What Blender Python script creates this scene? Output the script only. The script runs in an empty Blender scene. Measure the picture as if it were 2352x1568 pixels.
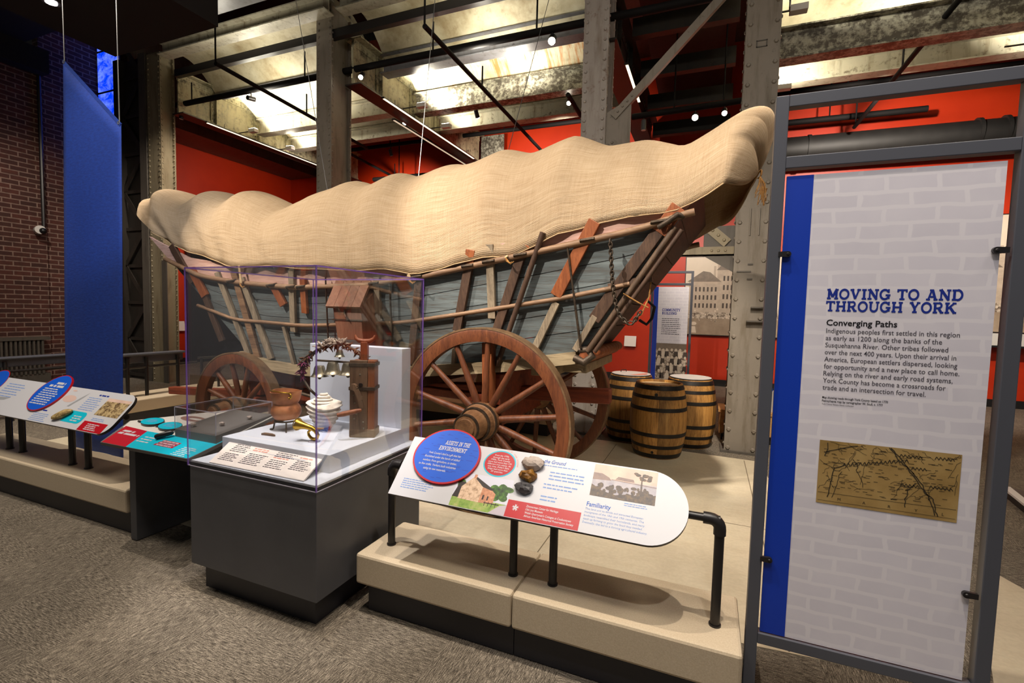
import bpy, bmesh, math, random
from mathutils import Vector, Matrix
random.seed(11)
sc = bpy.context.scene
COL = sc.collection
V3 = Vector
PI = math.pi

# ---------------------------------------------------------------- camera, world, lights, exposure
cam_d = bpy.data.cameras.new('camera')
cam_d.sensor_width = 36.0
cam_d.lens = 36.0*1102.4/2352.0
cam_d.clip_start = 0.05
cam_d.clip_end = 200
cam = bpy.data.objects.new('camera', cam_d)
COL.objects.link(cam)
_yaw, _pit, _rol = [math.radians(a) for a in (-22.296, -3.6235, 1.4593)]
_f = V3((math.sin(_yaw)*math.cos(_pit), math.cos(_yaw)*math.cos(_pit), math.sin(_pit)))
_r = V3((math.cos(_yaw), -math.sin(_yaw), 0))
_u = _r.cross(_f)
_R = _r*math.cos(_rol) + _u*math.sin(_rol)
_U = _u*math.cos(_rol) - _r*math.sin(_rol)
cam.matrix_world = Matrix(((_R.x, _U.x, -_f.x, 0), (_R.y, _U.y, -_f.y, 0), (_R.z, _U.z, -_f.z, 1.72), (0, 0, 0, 1)))
sc.camera = cam

sc.view_settings.view_transform = 'Standard'
sc.view_settings.look = 'None'
sc.view_settings.gamma = 1
sc.view_settings.use_curve_mapping = False
sc.view_settings.exposure = 0.25
sc.cycles.transparent_max_bounces = 32
sc.cycles.max_bounces = 6
sc.cycles.diffuse_bounces = 3
sc.cycles.glossy_bounces = 3
sc.cycles.caustics_reflective = False
sc.cycles.caustics_refractive = False
sc.cycles.sample_clamp_indirect = 4.0

world = bpy.data.worlds.new('world')
sc.world = world
world.use_nodes = True
world.node_tree.nodes['Background'].inputs[0].default_value = (0.80, 0.78, 0.78, 1)
world.node_tree.nodes['Background'].inputs[1].default_value = 0.10

WARM = (1.0, 0.88, 0.75)
SOFT = (1.0, 0.90, 0.78)
COOL = (0.93, 0.94, 1.0)

def area(loc, target, sx, sy, watts, col=SOFT, spread=180):
    d = bpy.data.lights.new('hall_light', 'AREA')
    d.shape = 'RECTANGLE'
    d.size, d.size_y, d.energy, d.color = sx, sy, watts, col
    d.spread = math.radians(spread)
    o = bpy.data.objects.new('hall_light', d)
    COL.objects.link(o)
    o.location = loc
    o.rotation_euler = (V3(target)-V3(loc)).to_track_quat('-Z', 'Y').to_euler()
    return o

def spot(loc, target, watts, deg=40, col=WARM, blend=0.5, r=0.05):
    d = bpy.data.lights.new('spot_light', 'SPOT')
    d.energy, d.color, d.spot_size, d.spot_blend, d.shadow_soft_size = watts, col, math.radians(deg), blend, r
    o = bpy.data.objects.new('spot_light', d)
    COL.objects.link(o)
    o.location = loc
    o.rotation_euler = (V3(target)-V3(loc)).to_track_quat('-Z', 'Y').to_euler()
    return o

# hall lamps over the visitors' side (above and behind the frame)
area((-1.5, 0.2, 6.4), (-1.5, 2.2, 0.0), 3.0, 0.6, 90, SOFT)
area((2.6, 1.5, 6.2), (1.0, 3.5, 0.0), 1.6, 0.8, 70, SOFT)
# track spots over the wagon and benches, with added fill lamps among them
spot((-3.0, -0.4, 5.3), (-0.9, 4.0, 2.3), 1380, 40, WARM, 0.6, 0.06)
spot((-5.4, 0.0, 5.3), (-3.6, 4.0, 2.1), 1200, 44, WARM, 0.6, 0.06)
spot((-2.6, 0.2, 5.3), (-6.5, 3.9, 2.6), 500, 26, COOL, 0.6, 0.08)  # unseen fill added for the dark front end of the cover
spot((0.5, 3.4, 5.6), (-0.5, 6.3, 0.4), 1250, 36, WARM, 0.6, 0.06)
spot((0.0, 1.55, 5.6), (-0.4, 2.3, 0.2), 400, 62, WARM, 0.5, 0.03)
spot((-1.7, 1.5, 5.7), (-1.1, 2.3, 0.3), 380, 50, WARM, 0.5, 0.03)
spot((-2.2, 1.9, 4.9), (-2.3, 2.4, 0.9), 360, 30, (1, .96, .95), 0.5, 0.04)
spot((-4.6, 1.7, 5.6), (-4.6, 2.3, 0.5), 420, 60, WARM, 1.0, 0.04)
area((-6.0, 0.8, 6.0), (-5.2, 2.6, 0.5), 2.0, 0.5, 90, SOFT)  # soft fill added over the dim left panel and bench
spot((0.6, -0.2, 5.6), (0.62, 2.3, 1.4), 185, 40, (1, .96, .96), 0.5, 0.05)
spot((0.95, 0.9, 5.4), (0.2, 4.0, 3.05), 420, 24, WARM, 0.7, 0.05)  # unseen lamp added to lift the dark rear mouth of the cover
# spots washing the red wall and back floor, last one an added fill
spot((-4.9, 9.3, 5.3), (-5.2, 12.8, 4.7), 520, 90, WARM, 0.8, 0.06)
spot((-2.9, 9.3, 5.3), (-3.4, 12.8, 4.7), 520, 110, WARM, 0.8, 0.06)
spot((-8.3, 9.3, 5.3), (-13.7, 10.6, 4.0), 380, 70, WARM, 0.8, 0.06)
spot((-8.3, 10.3, 5.3), (-9.0, 12.8, 4.2), 500, 100, WARM, 0.8, 0.06)
spot((2.4, 9.3, 5.3), (3.2, 12.8, 4.7), 700, 100, WARM, 0.8, 0.06)
spot((-0.3, 9.0, 4.4), (0.0, 12.7, 1.8), 420, 70, WARM, 0.8, 0.06)
spot((3.4, 8.4, 5.0), (4.2, 12.6, 1.6), 900, 80, WARM, 0.8, 0.06)
spot((-8.2, 6.0, 5.8), (-13.0, 9.0, 1.0), 420, 70, WARM, 0.8, 0.06)
spot((-9.5, 3.6, 5.4), (-13.2, 5.2, 1.8), 300, 80, WARM, 0.8, 0.06)
spot((-4.0, 2.0, 5.4), (-6.2, 3.0, 2.2), 60, 40, COOL, 0.7, 0.04)
spot((-7.4, 2.8, 5.4), (-7.5, 4.7, 0.2), 800, 60, WARM, 0.8, 0.05)  # added to brighten the dim far-left bench, no fixture there

# ---------------------------------------------------------------- materials
def lin(c):
    return tuple((x/12.92 if x <= .04045 else ((x+.055)/1.055)**2.4) for x in (v/255 for v in c))

def nmat(name):
    m = bpy.data.materials.new(name)
    m.use_nodes = True
    nt = m.node_tree
    b = nt.nodes['Principled BSDF']
    return m, nt, b

def coords(nt, scale=(1, 1, 1), uv=False, rot=(0, 0, 0)):
    tc = nt.nodes.new('ShaderNodeTexCoord')
    mp = nt.nodes.new('ShaderNodeMapping')
    mp.inputs['Scale'].default_value = scale
    mp.inputs['Rotation'].default_value = rot
    nt.links.new(tc.outputs['UV' if uv else 'Object'], mp.inputs[0])
    return mp.outputs[0]

def noise(nt, vec, scale, detail=4, rough=.55, dist=0.0):
    n = nt.nodes.new('ShaderNodeTexNoise')
    n.inputs['Scale'].default_value = scale
    n.inputs['Detail'].default_value = detail
    n.inputs['Roughness'].default_value = rough
    n.inputs['Distortion'].default_value = dist
    nt.links.new(vec, n.inputs['Vector'])
    return n.outputs['Fac']

def ramp(nt, fac, stops, interp='LINEAR'):
    r = nt.nodes.new('ShaderNodeValToRGB')
    r.color_ramp.interpolation = interp
    el = r.color_ramp.elements
    while len(el) > 1:
        el.remove(el[-1])
    for i, (p, c) in enumerate(stops):
        e = el[0] if i == 0 else el.new(p)
        e.position = p
        c = c if isinstance(c, tuple) else (c, c, c)
        e.color = (*c, 1)
    nt.links.new(fac, r.inputs[0])
    return r.outputs[0]

def mix(nt, fac, a, b, mode='MIX'):
    n = nt.nodes.new('ShaderNodeMix')
    n.data_type = 'RGBA'
    n.blend_type = mode
    for sock, v in ((n.inputs[0], fac), (n.inputs[6], a), (n.inputs[7], b)):
        if isinstance(v, (int, float)):
            sock.default_value = v
        elif isinstance(v, tuple):
            sock.default_value = (*v[:3], 1)
        else:
            nt.links.new(v, sock)
    return n.outputs[2]

def bump(nt, b, h, strength=.3, dist=.01):
    n = nt.nodes.new('ShaderNodeBump')
    n.inputs['Strength'].default_value = strength
    n.inputs['Distance'].default_value = dist
    nt.links.new(h, n.inputs['Height'])
    nt.links.new(n.outputs[0], b.inputs['Normal'])

def var(nt):
    a = nt.nodes.new('ShaderNodeAttribute')
    a.attribute_name = 'var'
    return a.outputs['Fac']

def plain(name, c, rough=.5, metal=0.0, spec=.5):
    m, nt, b = nmat(name)
    b.inputs['Base Color'].default_value = (*lin(c), 1)
    b.inputs['Roughness'].default_value = rough
    b.inputs['Metallic'].default_value = metal
    b.inputs['Specular IOR Level'].default_value = spec
    return m

def noisy(name, cols, scale=8, rough=.6, metal=0.0, stretch=(1, 1, 1), bstr=.2, bdist=.005, detail=5, usevar=.0, spec=.5, lo=.3, hi=.7, rgh=.6):
    """base colour ramp along a noise, optional per-piece tone"""
    m, nt, b = nmat(name)
    v = coords(nt, stretch)
    f = noise(nt, v, scale, detail, rgh)
    n = len(cols)
    st = [(lo+(hi-lo)*i/max(1, n-1), lin(c)) for i, c in enumerate(cols)]
    c = ramp(nt, f, st)
    if usevar:
        k = ramp(nt, var(nt), [(0, 1-usevar), (1, 1+usevar*.6)])
        c = mix(nt, 1.0, c, k, 'MULTIPLY')
    nt.links.new(c, b.inputs['Base Color'])
    b.inputs['Roughness'].default_value = rough
    b.inputs['Metallic'].default_value = metal
    b.inputs['Specular IOR Level'].default_value = spec
    if bstr:
        bump(nt, b, f, bstr, bdist)
    return m

def wood(name, dark, midc, light, axis='x', scale=3.0, usevar=.25, rough=.6, bstr=.35):
    m, nt, b = nmat(name)
    st = {'x': (.35, 6, 6), 'y': (6, .35, 6), 'z': (6, 6, .35)}[axis]
    v = coords(nt, st)
    g = noise(nt, v, scale, 8, .65, .6)
    v2 = coords(nt, tuple(s*4 for s in st))
    g2 = noise(nt, v2, scale*2, 4, .6)
    big = noise(nt, coords(nt), 2.2, 3)
    c = ramp(nt, g, [(.28, lin(dark)), (.48, lin(midc)), (.72, lin(light))])
    c = mix(nt, ramp(nt, g2, [(.36, .55), (.5, 0.0)]), c, lin(dark))
    c = mix(nt, ramp(nt, big, [(.4, 0.0), (.7, .5)]), c, lin(midc))
    if usevar:
        c = mix(nt, 1.0, c, ramp(nt, var(nt), [(0, 1-usevar), (1, 1+usevar*.6)]), 'MULTIPLY')
    nt.links.new(c, b.inputs['Base Color'])
    b.inputs['Roughness'].default_value = rough
    bump(nt, b, g2, bstr, .004)
    return m

M = {}
M['plinth'] = plain('black_plinth_laminate', (36, 36, 43), .45)
M['pedestal'] = noisy('charcoal_paint', [(70, 70, 73), (80, 80, 83)], 3, .5, bstr=0)
M['white_deck'] = plain('pale_grey_paint', (208, 214, 226), .45)
M['black_steel'] = plain('black_powder_coat', (30, 27, 27), .38)
M['grey_frame'] = plain('slate_grey_paint', (78, 80, 88), .42)
M['dark_soffit'] = plain('black_ceiling_paint', (14, 13, 15), .8)
M['duct'] = noisy('black_duct_paint', [(22, 21, 20), (32, 30, 29)], 5, .6, bstr=.05)
M['white_print'] = plain('white_print', (198, 198, 203), .35)
M['cream_print'] = plain('cream_card', (238, 228, 220), .55)
M['blue_print'] = plain('blue_print', (0, 84, 200), .4)
M['stripe_blue'] = plain('stripe_blue_print', (2, 54, 172), .45)
M['navy_print'] = plain('navy_print', (14, 42, 140), .5)
M['red_print'] = plain('red_print', (180, 5, 26), .35)
M['teal_print'] = plain('turquoise_print', (0, 182, 208), .35)
M['black_print'] = plain('black_print', (24, 22, 26), .5)
M['grey_print'] = plain('grey_print', (74, 70, 78), .5)
M['paleblue_print'] = plain('pale_blue_print', (120, 150, 205), .5)
M['salmon_print'] = plain('salmon_print', (226, 150, 132), .5)
M['sky_print'] = plain('heading_blue_print', (30, 92, 180), .5)
M['iron'] = noisy('wrought_iron', [(52, 44, 37), (92, 78, 64)], 30, .55, .6, bstr=.3, bdist=.003)
M['brass'] = noisy('brass', [(170, 128, 40), (205, 165, 60)], 20, .3, .9, bstr=.1)
M['nickel'] = noisy('dull_nickel', [(120, 112, 95), (165, 158, 138)], 20, .35, .9, bstr=.1)
M['cable'] = plain('steel_cable', (150, 150, 150), .3, .8)
M['rope'] = noisy('hemp_rope', [(126, 86, 42), (176, 130, 70)], 60, .9, bstr=.4)
M['tie_cloth'] = noisy('linen_tie', [(170, 144, 108), (200, 174, 134)], 60, .9, bstr=.3)
M['black_rubber'] = plain('black_rubber', (18, 18, 20), .35)
M['tray'] = plain('grey_tray', (104, 101, 98), .5)
M['off_white'] = plain('off_white_plastic', (214, 210, 204), .45)

# structural metals and stone
def steel(name, base, dirt, rust, rust_lo=.62):
    m, nt, b = nmat(name)
    v = coords(nt)
    a = noise(nt, v, 2.0, 5, .6)
    s = noise(nt, coords(nt, (5, 5, .7)), 1.8, 6, .65)
    r = noise(nt, coords(nt, (1, 1, 1.5)), 3.4, 9, .75)
    c = ramp(nt, a, [(.3, lin(base)), (.75, tuple(x*.8 for x in lin(base)))])
    c = mix(nt, ramp(nt, s, [(.5, 0.0), (.72, .75)]), c, lin(dirt))
    fine = noise(nt, v, 16, 6, .7)
    r = mix(nt, .45, r, fine)
    c = mix(nt, ramp(nt, r, [(rust_lo-.02, 0.0), (rust_lo+.08, .85)]), c, lin(rust))
    nt.links.new(c, b.inputs['Base Color'])
    b.inputs['Roughness'].default_value = .45
    b.inputs['Specular IOR Level'].default_value = .4
    bump(nt, b, r, .25, .004)
    return m
M['steel'] = steel('grey_painted_steel', (138, 129, 116), (96, 84, 66), (66, 48, 32), .6)
M['steel_rusty'] = steel('rusting_painted_steel', (172, 164, 156), (120, 106, 88), (104, 58, 20), .57)
M['steel_tan'] = steel('tan_painted_steel', (150, 138, 112), (98, 84, 62), (62, 46, 30), .62)
M['steel_dark'] = steel('grey_black_steel', (96, 90, 82), (60, 54, 48), (50, 36, 24), .62)
M['steel_shade'] = steel('shaded_steel', (52, 47, 42), (36, 32, 28), (40, 30, 24), .6)  # darker steel copy, shade of girder undersides and lattice put into the colour
M['girder'] = steel('flaking_girder_paint', (176, 168, 136), (70, 62, 48), (34, 28, 22), .52)
M['joist'] = steel('stained_joist_paint', (190, 184, 164), (120, 104, 78), (70, 48, 26), .56)
M['joist_blue'] = steel('bluish_joist_paint', (112, 112, 116), (80, 76, 72), (44, 38, 34), .58)
M['joist_rust'] = steel('rust_black_joist_paint', (180, 176, 158), (66, 54, 38), (42, 30, 20), .46)
M['joist_dark'] = steel('unlit_dark_timber', (40, 35, 28), (26, 22, 18), (18, 15, 13), .55)  # dark wood, darkened further so the unlit bay's shade is in the colour

def vault_mat(name, rusty):
    m, nt, b = nmat(name)
    v = coords(nt)
    a = noise(nt, v, 1.7, 7, .65)
    p = noise(nt, v, 7, 6, .7)
    c = ramp(nt, a, [(.3, lin((206, 200, 176))), (.5, lin((184, 174, 146))), (.7, lin((146, 130, 98)))])
    c = mix(nt, ramp(nt, p, [(.55, 0.0), (.75, .5)]), c, lin((96, 78, 52)))
    if rusty:
        w = noise(nt, coords(nt, (5.5, .5, .5)), 1.5, 7, .7, .3)
        c = mix(nt, ramp(nt, w, [(.53, 0.0), (.62, .85)]), c, lin((166, 96, 22)))
    nt.links.new(c, b.inputs['Base Color'])
    b.inputs['Roughness'].default_value = .6
    bump(nt, b, p, .3, .01)
    return m
M['vault'] = vault_mat('limewashed_vault', False)
M['vault_rust'] = vault_mat('rust_streaked_vault', True)

M['stone'] = noisy('cast_stone', [(186, 168, 142), (194, 177, 150), (202, 186, 160)], 160, .75, bstr=.15, bdist=.002)
def concrete():
    m, nt, b = nmat('polished_concrete')
    a = noise(nt, coords(nt), 1.6, 6, .6)
    s = noise(nt, coords(nt, (1, 4, 1)), 5, 6, .65)
    g = noise(nt, coords(nt), 40, 3)
    c = ramp(nt, a, [(.3, lin((186, 174, 150))), (.55, lin((204, 192, 166))), (.75, lin((194, 185, 163)))])
    c = mix(nt, ramp(nt, s, [(.5, 0.0), (.75, .35)]), c, lin((172, 156, 124)))
    c = mix(nt, ramp(nt, g, [(.4, .12), (.6, 0.0)]), c, lin((140, 126, 100)))
    nt.links.new(c, b.inputs['Base Color'])
    b.inputs['Roughness'].default_value = .42
    return m
M['concrete'] = concrete()

def carpet():
    m, nt, b = nmat('woven_carpet_tile')
    tc = nt.nodes.new('ShaderNodeTexCoord')
    ck = nt.nodes.new('ShaderNodeTexChecker')
    ck.inputs['Scale'].default_value = 1.7
    nt.links.new(tc.outputs['Object'], ck.inputs['Vector'])
    h = noise(nt, coords(nt, (22, 210, 1)), 1.0, 3, .6)
    w = noise(nt, coords(nt, (210, 22, 1)), 1.0, 3, .6)
    t = mix(nt, ck.outputs['Fac'], h, w)
    f = mix(nt, .35, t, noise(nt, coords(nt), 170, 2))
    big = noise(nt, coords(nt), 3.0, 4)
    c = ramp(nt, f, [(.36, lin((52, 47, 42))), (.5, lin((110, 101, 89))), (.63, lin((162, 151, 135)))])
    c = mix(nt, 1.0, c, ramp(nt, big, [(.3, .82), (.7, 1.1)]), 'MULTIPLY')
    nt.links.new(c, b.inputs['Base Color'])
    b.inputs['Roughness'].default_value = .95
    b.inputs['Specular IOR Level'].default_value = .1
    bump(nt, b, f, .6, .01)
    return m
M['carpet'] = carpet()

def brick_mat():
    m, nt, b = nmat('old_red_brick')
    # bricks laid along the y direction of a wall that faces x
    v = coords(nt, (1, 1, 1), rot=(0, 0, 0))
    sep = nt.nodes.new('ShaderNodeSeparateXYZ')
    nt.links.new(v, sep.inputs[0])
    cmb = nt.nodes.new('ShaderNodeCombineXYZ')
    ad = nt.nodes.new('ShaderNodeMath')
    nt.links.new(sep.outputs[0], ad.inputs[0])
    nt.links.new(sep.outputs[1], ad.inputs[1])
    nt.links.new(ad.outputs[0], cmb.inputs[0])
    nt.links.new(sep.outputs[2], cmb.inputs[1])
    br = nt.nodes.new('ShaderNodeTexBrick')
    br.inputs['Scale'].default_value = 1
    br.inputs['Brick Width'].default_value = .27
    br.inputs['Row Height'].default_value = .095
    br.inputs['Mortar Size'].default_value = .013
    br.inputs['Mortar Smooth'].default_value = .3
    br.inputs['Color1'].default_value = (*lin((88, 46, 36)), 1)
    br.inputs['Color2'].default_value = (*lin((64, 36, 30)), 1)
    br.inputs['Mortar'].default_value = (*lin((136, 110, 98)), 1)
    nt.links.new(cmb.outputs[0], br.inputs['Vector'])
    n = noise(nt, v, 9, 5, .65)
    c = mix(nt, ramp(nt, n, [(.4, 0.0), (.7, .5)]), br.outputs['Color'], lin((48, 26, 22)))
    nt.links.new(c, b.inputs['Base Color'])
    b.inputs['Roughness'].default_value = .85
    inv = nt.nodes.new('ShaderNodeInvert')
    nt.links.new(br.outputs['Fac'], inv.inputs['Color'])
    bump(nt, b, inv.outputs[0], .6, .02)
    return m
M['brick'] = brick_mat()
M['red_wall'] = noisy('orange_red_wall_paint', [(182, 42, 4), (192, 48, 6)], 2, .45, bstr=.03)
M['baseboard'] = plain('black_baseboard', (20, 18, 18), .5)

# wagon materials
def canvas():
    m, nt, b = nmat('homespun_hemp_cloth')
    uv = coords(nt, uv=True)
    wx = nt.nodes.new('ShaderNodeTexWave'); wx.bands_direction = 'X'
    wy = nt.nodes.new('ShaderNodeTexWave'); wy.bands_direction = 'Y'
    for w_, s_ in ((wx, 160), (wy, 160)):
        w_.inputs['Scale'].default_value = s_
        w_.inputs['Distortion'].default_value = 2.5
        w_.inputs['Detail'].default_value = 2
        nt.links.new(uv, w_.inputs[0])
    thx = noise(nt, coords(nt, (260, 14, 1), uv=True), 1.0, 3, .6)
    thy = noise(nt, coords(nt, (9, 230, 1), uv=True), 1.0, 3, .6)
    wr = noise(nt, coords(nt, (1.3, 8, 1), uv=True), 1.8, 6, .6, .9)
    weave = mix(nt, .5, wx.outputs['Fac'], wy.outputs['Fac'])
    th = mix(nt, .62, thx, thy)
    c = ramp(nt, th, [(.34, lin((190, 163, 130))), (.5, lin((207, 181, 148))), (.66, lin((219, 196, 164)))])
    c = mix(nt, .10, c, weave, 'MULTIPLY')
    nt.links.new(c, b.inputs['Base Color'])
    b.inputs['Roughness'].default_value = .95
    b.inputs['Specular IOR Level'].default_value = .05
    h = mix(nt, .12, wr, th)
    h = mix(nt, .10, h, weave)
    bump(nt, b, h, .7, .05)
    tr = nt.nodes.new('ShaderNodeBsdfTranslucent')
    tr.inputs[0].default_value = (*lin((196, 140, 70)), 1)
    ms = nt.nodes.new('ShaderNodeMixShader')
    ms.inputs[0].default_value = .14
    out = nt.nodes['Material Output']
    nt.links.new(b.outputs[0], ms.inputs[1])
    nt.links.new(tr.outputs[0], ms.inputs[2])
    nt.links.new(ms.outputs[0], out.inputs[0])
    return m
M['canvas'] = canvas()
M['blue_wood'] = wood('worn_blue_paint_on_boards', (70, 56, 44), (90, 99, 101), (122, 133, 135), 'x', 2.4, .22, .7)
M['pink_wood'] = wood('faded_pink_board', (168, 126, 112), (206, 168, 154), (222, 190, 176), 'x', 2.4, .1, .7)
M['dark_wood'] = wood('dark_oak', (40, 26, 19), (74, 52, 38), (100, 74, 55), 'z', 3, .2, .65)
M['dark_wood_x'] = wood('dark_oak_board', (40, 24, 16), (70, 44, 28), (96, 62, 40), 'y', 3, .25, .65)
M['orange_wood'] = wood('orange_stained_wood', (96, 48, 22), (140, 76, 38), (166, 98, 54), 'z', 3, .15, .55)
M['grey_wood'] = wood('weathered_grey_wood', (92, 80, 66), (136, 122, 102), (166, 150, 126), 'z', 3, .15, .75)
M['rail_wood'] = wood('worn_rail_wood', (72, 50, 36), (128, 98, 72), (162, 130, 100), 'x', 3, .1, .6)
M['sill_wood'] = wood('pale_sill_wood', (104, 88, 66), (150, 134, 104), (178, 160, 128), 'x', 2.5, .1, .7)
M['wheel_paint'] = wood('oxblood_wheel_paint', (58, 26, 14), (100, 54, 29), (126, 74, 42), 'z', 2.6, .18, .5)
M['tyre'] = noisy('worn_iron_tyre', [(98, 74, 52), (138, 110, 80)], 14, .5, .4, bstr=.2)
M['nave_wood'] = wood('nave_wood', (74, 46, 26), (118, 82, 52), (146, 108, 72), 'y', 4, .15, .6)
M['red_beam'] = wood('red_brown_timber', (70, 26, 14), (122, 52, 28), (146, 70, 38), 'x', 3, .15, .55)
M['box_wood'] = wood('toolbox_wood', (92, 56, 38), (128, 86, 64), (152, 108, 82), 'z', 3, .2, .65)
M['oak'] = wood('barrel_oak', (84, 50, 20), (176, 126, 62), (210, 162, 90), 'z', 3, .5, .55)
M['oak_head'] = wood('barrel_head_oak', (168, 136, 92), (206, 176, 130), (222, 196, 152), 'x', 3, .1, .6)
M['hoop'] = noisy('black_hoop_iron', [(34, 32, 31), (54, 50, 46)], 12, .5, .5, bstr=.1)
M['pine'] = wood('pine_crate', (170, 120, 66), (208, 158, 96), (222, 178, 116), 'x', 3, .2, .6)
M['copper'] = noisy('hammered_copper', [(128, 76, 48), (172, 108, 68), (190, 130, 88)], 14, .55, .35, bstr=.35, bdist=.006)
M['shell'] = noisy('chalky_shell', [(196, 180, 160), (232, 222, 208), (242, 236, 226)], 16, .8, bstr=.5, bdist=.01)
M['jack_wood'] = wood('jack_wood', (64, 42, 28), (104, 78, 56), (128, 100, 76), 'z', 4, .15, .6)
M['jack_side'] = wood('jack_side_wood', (88, 42, 20), (138, 76, 42), (156, 94, 56), 'z', 4, .1, .55)
M['fur_dark'] = noisy('brown_fur', [(52, 30, 20), (104, 64, 36)], 60, .95, bstr=.6)
M['fur_light'] = noisy('badger_fur', [(96, 84, 78), (178, 162, 144)], 60, .95, bstr=.6)
M['fur_purple'] = noisy('dyed_purple_fringe', [(48, 24, 48), (120, 30, 70)], 60, .95, bstr=.6)
M['slate'] = noisy('slate_rock', [(58, 56, 58), (92, 90, 92)], 9, .55, bstr=.4)
M['limestone'] = noisy('limestone_rock', [(132, 108, 92), (214, 204, 196)], 8, .8, bstr=.5)
M['goethite'] = noisy('iron_ore_rock', [(40, 24, 8), (120, 78, 20), (196, 146, 40)], 16, .5, bstr=.7, bdist=.01)

def fabric_banner():
    m, nt, b = nmat('blue_banner_fabric')
    f = noise(nt, coords(nt, (9, 1, 24)), 2.0, 6, .7)
    c = ramp(nt, f, [(.35, lin((0, 38, 114))), (.65, lin((2, 50, 136)))])
    nt.links.new(c, b.inputs['Base Color'])
    b.inputs['Roughness'].default_value = .8
    bump(nt, b, f, .25, .01)
    return m
M['banner'] = fabric_banner()

def brick_print(name, base, tone, horiz=True):
    """pale painted-brick picture printed over an info panel (panel lies in x-z)"""
    m, nt, b = nmat(name)
    v = coords(nt)
    sep = nt.nodes.new('ShaderNodeSeparateXYZ'); nt.links.new(v, sep.inputs[0])
    cmb = nt.nodes.new('ShaderNodeCombineXYZ')
    nt.links.new(sep.outputs[0], cmb.inputs[0]); nt.links.new(sep.outputs[2], cmb.inputs[1])
    wob = nt.nodes.new('ShaderNodeTexNoise'); wob.inputs['Scale'].default_value = 9
    nt.links.new(cmb.outputs[0], wob.inputs['Vector'])
    vm = nt.nodes.new('ShaderNodeVectorMath'); vm.operation = 'MULTIPLY_ADD'
    nt.links.new(wob.outputs['Color'], vm.inputs[0]); vm.inputs[1].default_value = (.03, .022, 0)
    nt.links.new(cmb.outputs[0], vm.inputs[2])
    br = nt.nodes.new('ShaderNodeTexBrick')
    br.inputs['Scale'].default_value = 1
    br.inputs['Brick Width'].default_value = .165
    br.inputs['Row Height'].default_value = .062
    br.inputs['Mortar Size'].default_value = .009
    br.inputs['Mortar Smooth'].default_value = .35
    br.inputs['Color1'].default_value = (*lin(tone), 1)
    br.inputs['Color2'].default_value = (*lin(tuple(min(255, t+5) for t in tone)), 1)
    br.inputs['Mortar'].default_value = (*lin(base), 1)
    nt.links.new(vm.outputs[0], br.inputs['Vector'])
    n = noise(nt, v, 8, 5)
    c = mix(nt, ramp(nt, n, [(.4, 0.0), (.75, .5)]), br.outputs['Color'], lin(base))
    nt.links.new(c, b.inputs['Base Color'])
    b.inputs['Roughness'].default_value = .45
    return m
M['panel_print'] = brick_print('pale_brick_print', (226, 222, 228), (212, 208, 217))

def clear(name, tint=(1, 1, 1), refl=.05, tr=1.0):
    m = bpy.data.materials.new(name)
    m.use_nodes = True
    nt = m.node_tree
    nt.nodes.clear()
    out = nt.nodes.new('ShaderNodeOutputMaterial')
    t = nt.nodes.new('ShaderNodeBsdfTransparent'); t.inputs[0].default_value = (*[x*tr for x in tint], 1)
    g = nt.nodes.new('ShaderNodeBsdfGlossy'); g.inputs['Roughness'].default_value = .03
    lw = nt.nodes.new('ShaderNodeFresnel'); lw.inputs[0].default_value = 1.35
    mul = nt.nodes.new('ShaderNodeMath'); mul.operation = 'MULTIPLY'; mul.inputs[1].default_value = refl/.03
    nt.links.new(lw.outputs[0], mul.inputs[0])
    mul.use_clamp = True
    ms = nt.nodes.new('ShaderNodeMixShader')
    nt.links.new(mul.outputs[0], ms.inputs[0])
    nt.links.new(t.outputs[0], ms.inputs[1]); nt.links.new(g.outputs[0], ms.inputs[2])
    nt.links.new(ms.outputs[0], out.inputs[0])
    return m
M['acrylic'] = clear('clear_acrylic', (.997, .996, .999), .009)
def edge_mat(name, c, tr):
    m, nt, b = nmat(name)
    b.inputs['Base Color'].default_value = (*lin(c), 1)
    b.inputs['Roughness'].default_value = .2
    t = nt.nodes.new('ShaderNodeBsdfTransparent')
    ms = nt.nodes.new('ShaderNodeMixShader'); ms.inputs[0].default_value = tr
    nt.links.new(b.outputs[0], ms.inputs[1]); nt.links.new(t.outputs[0], ms.inputs[2])
    nt.links.new(ms.outputs[0], nt.nodes['Material Output'].inputs[0])
    return m
M['acrylic_edge'] = edge_mat('violet_acrylic_edge', (134, 98, 190), .4)
M['acrylic_edge_pale'] = edge_mat('pale_acrylic_edge', (206, 200, 214), .35)

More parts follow.
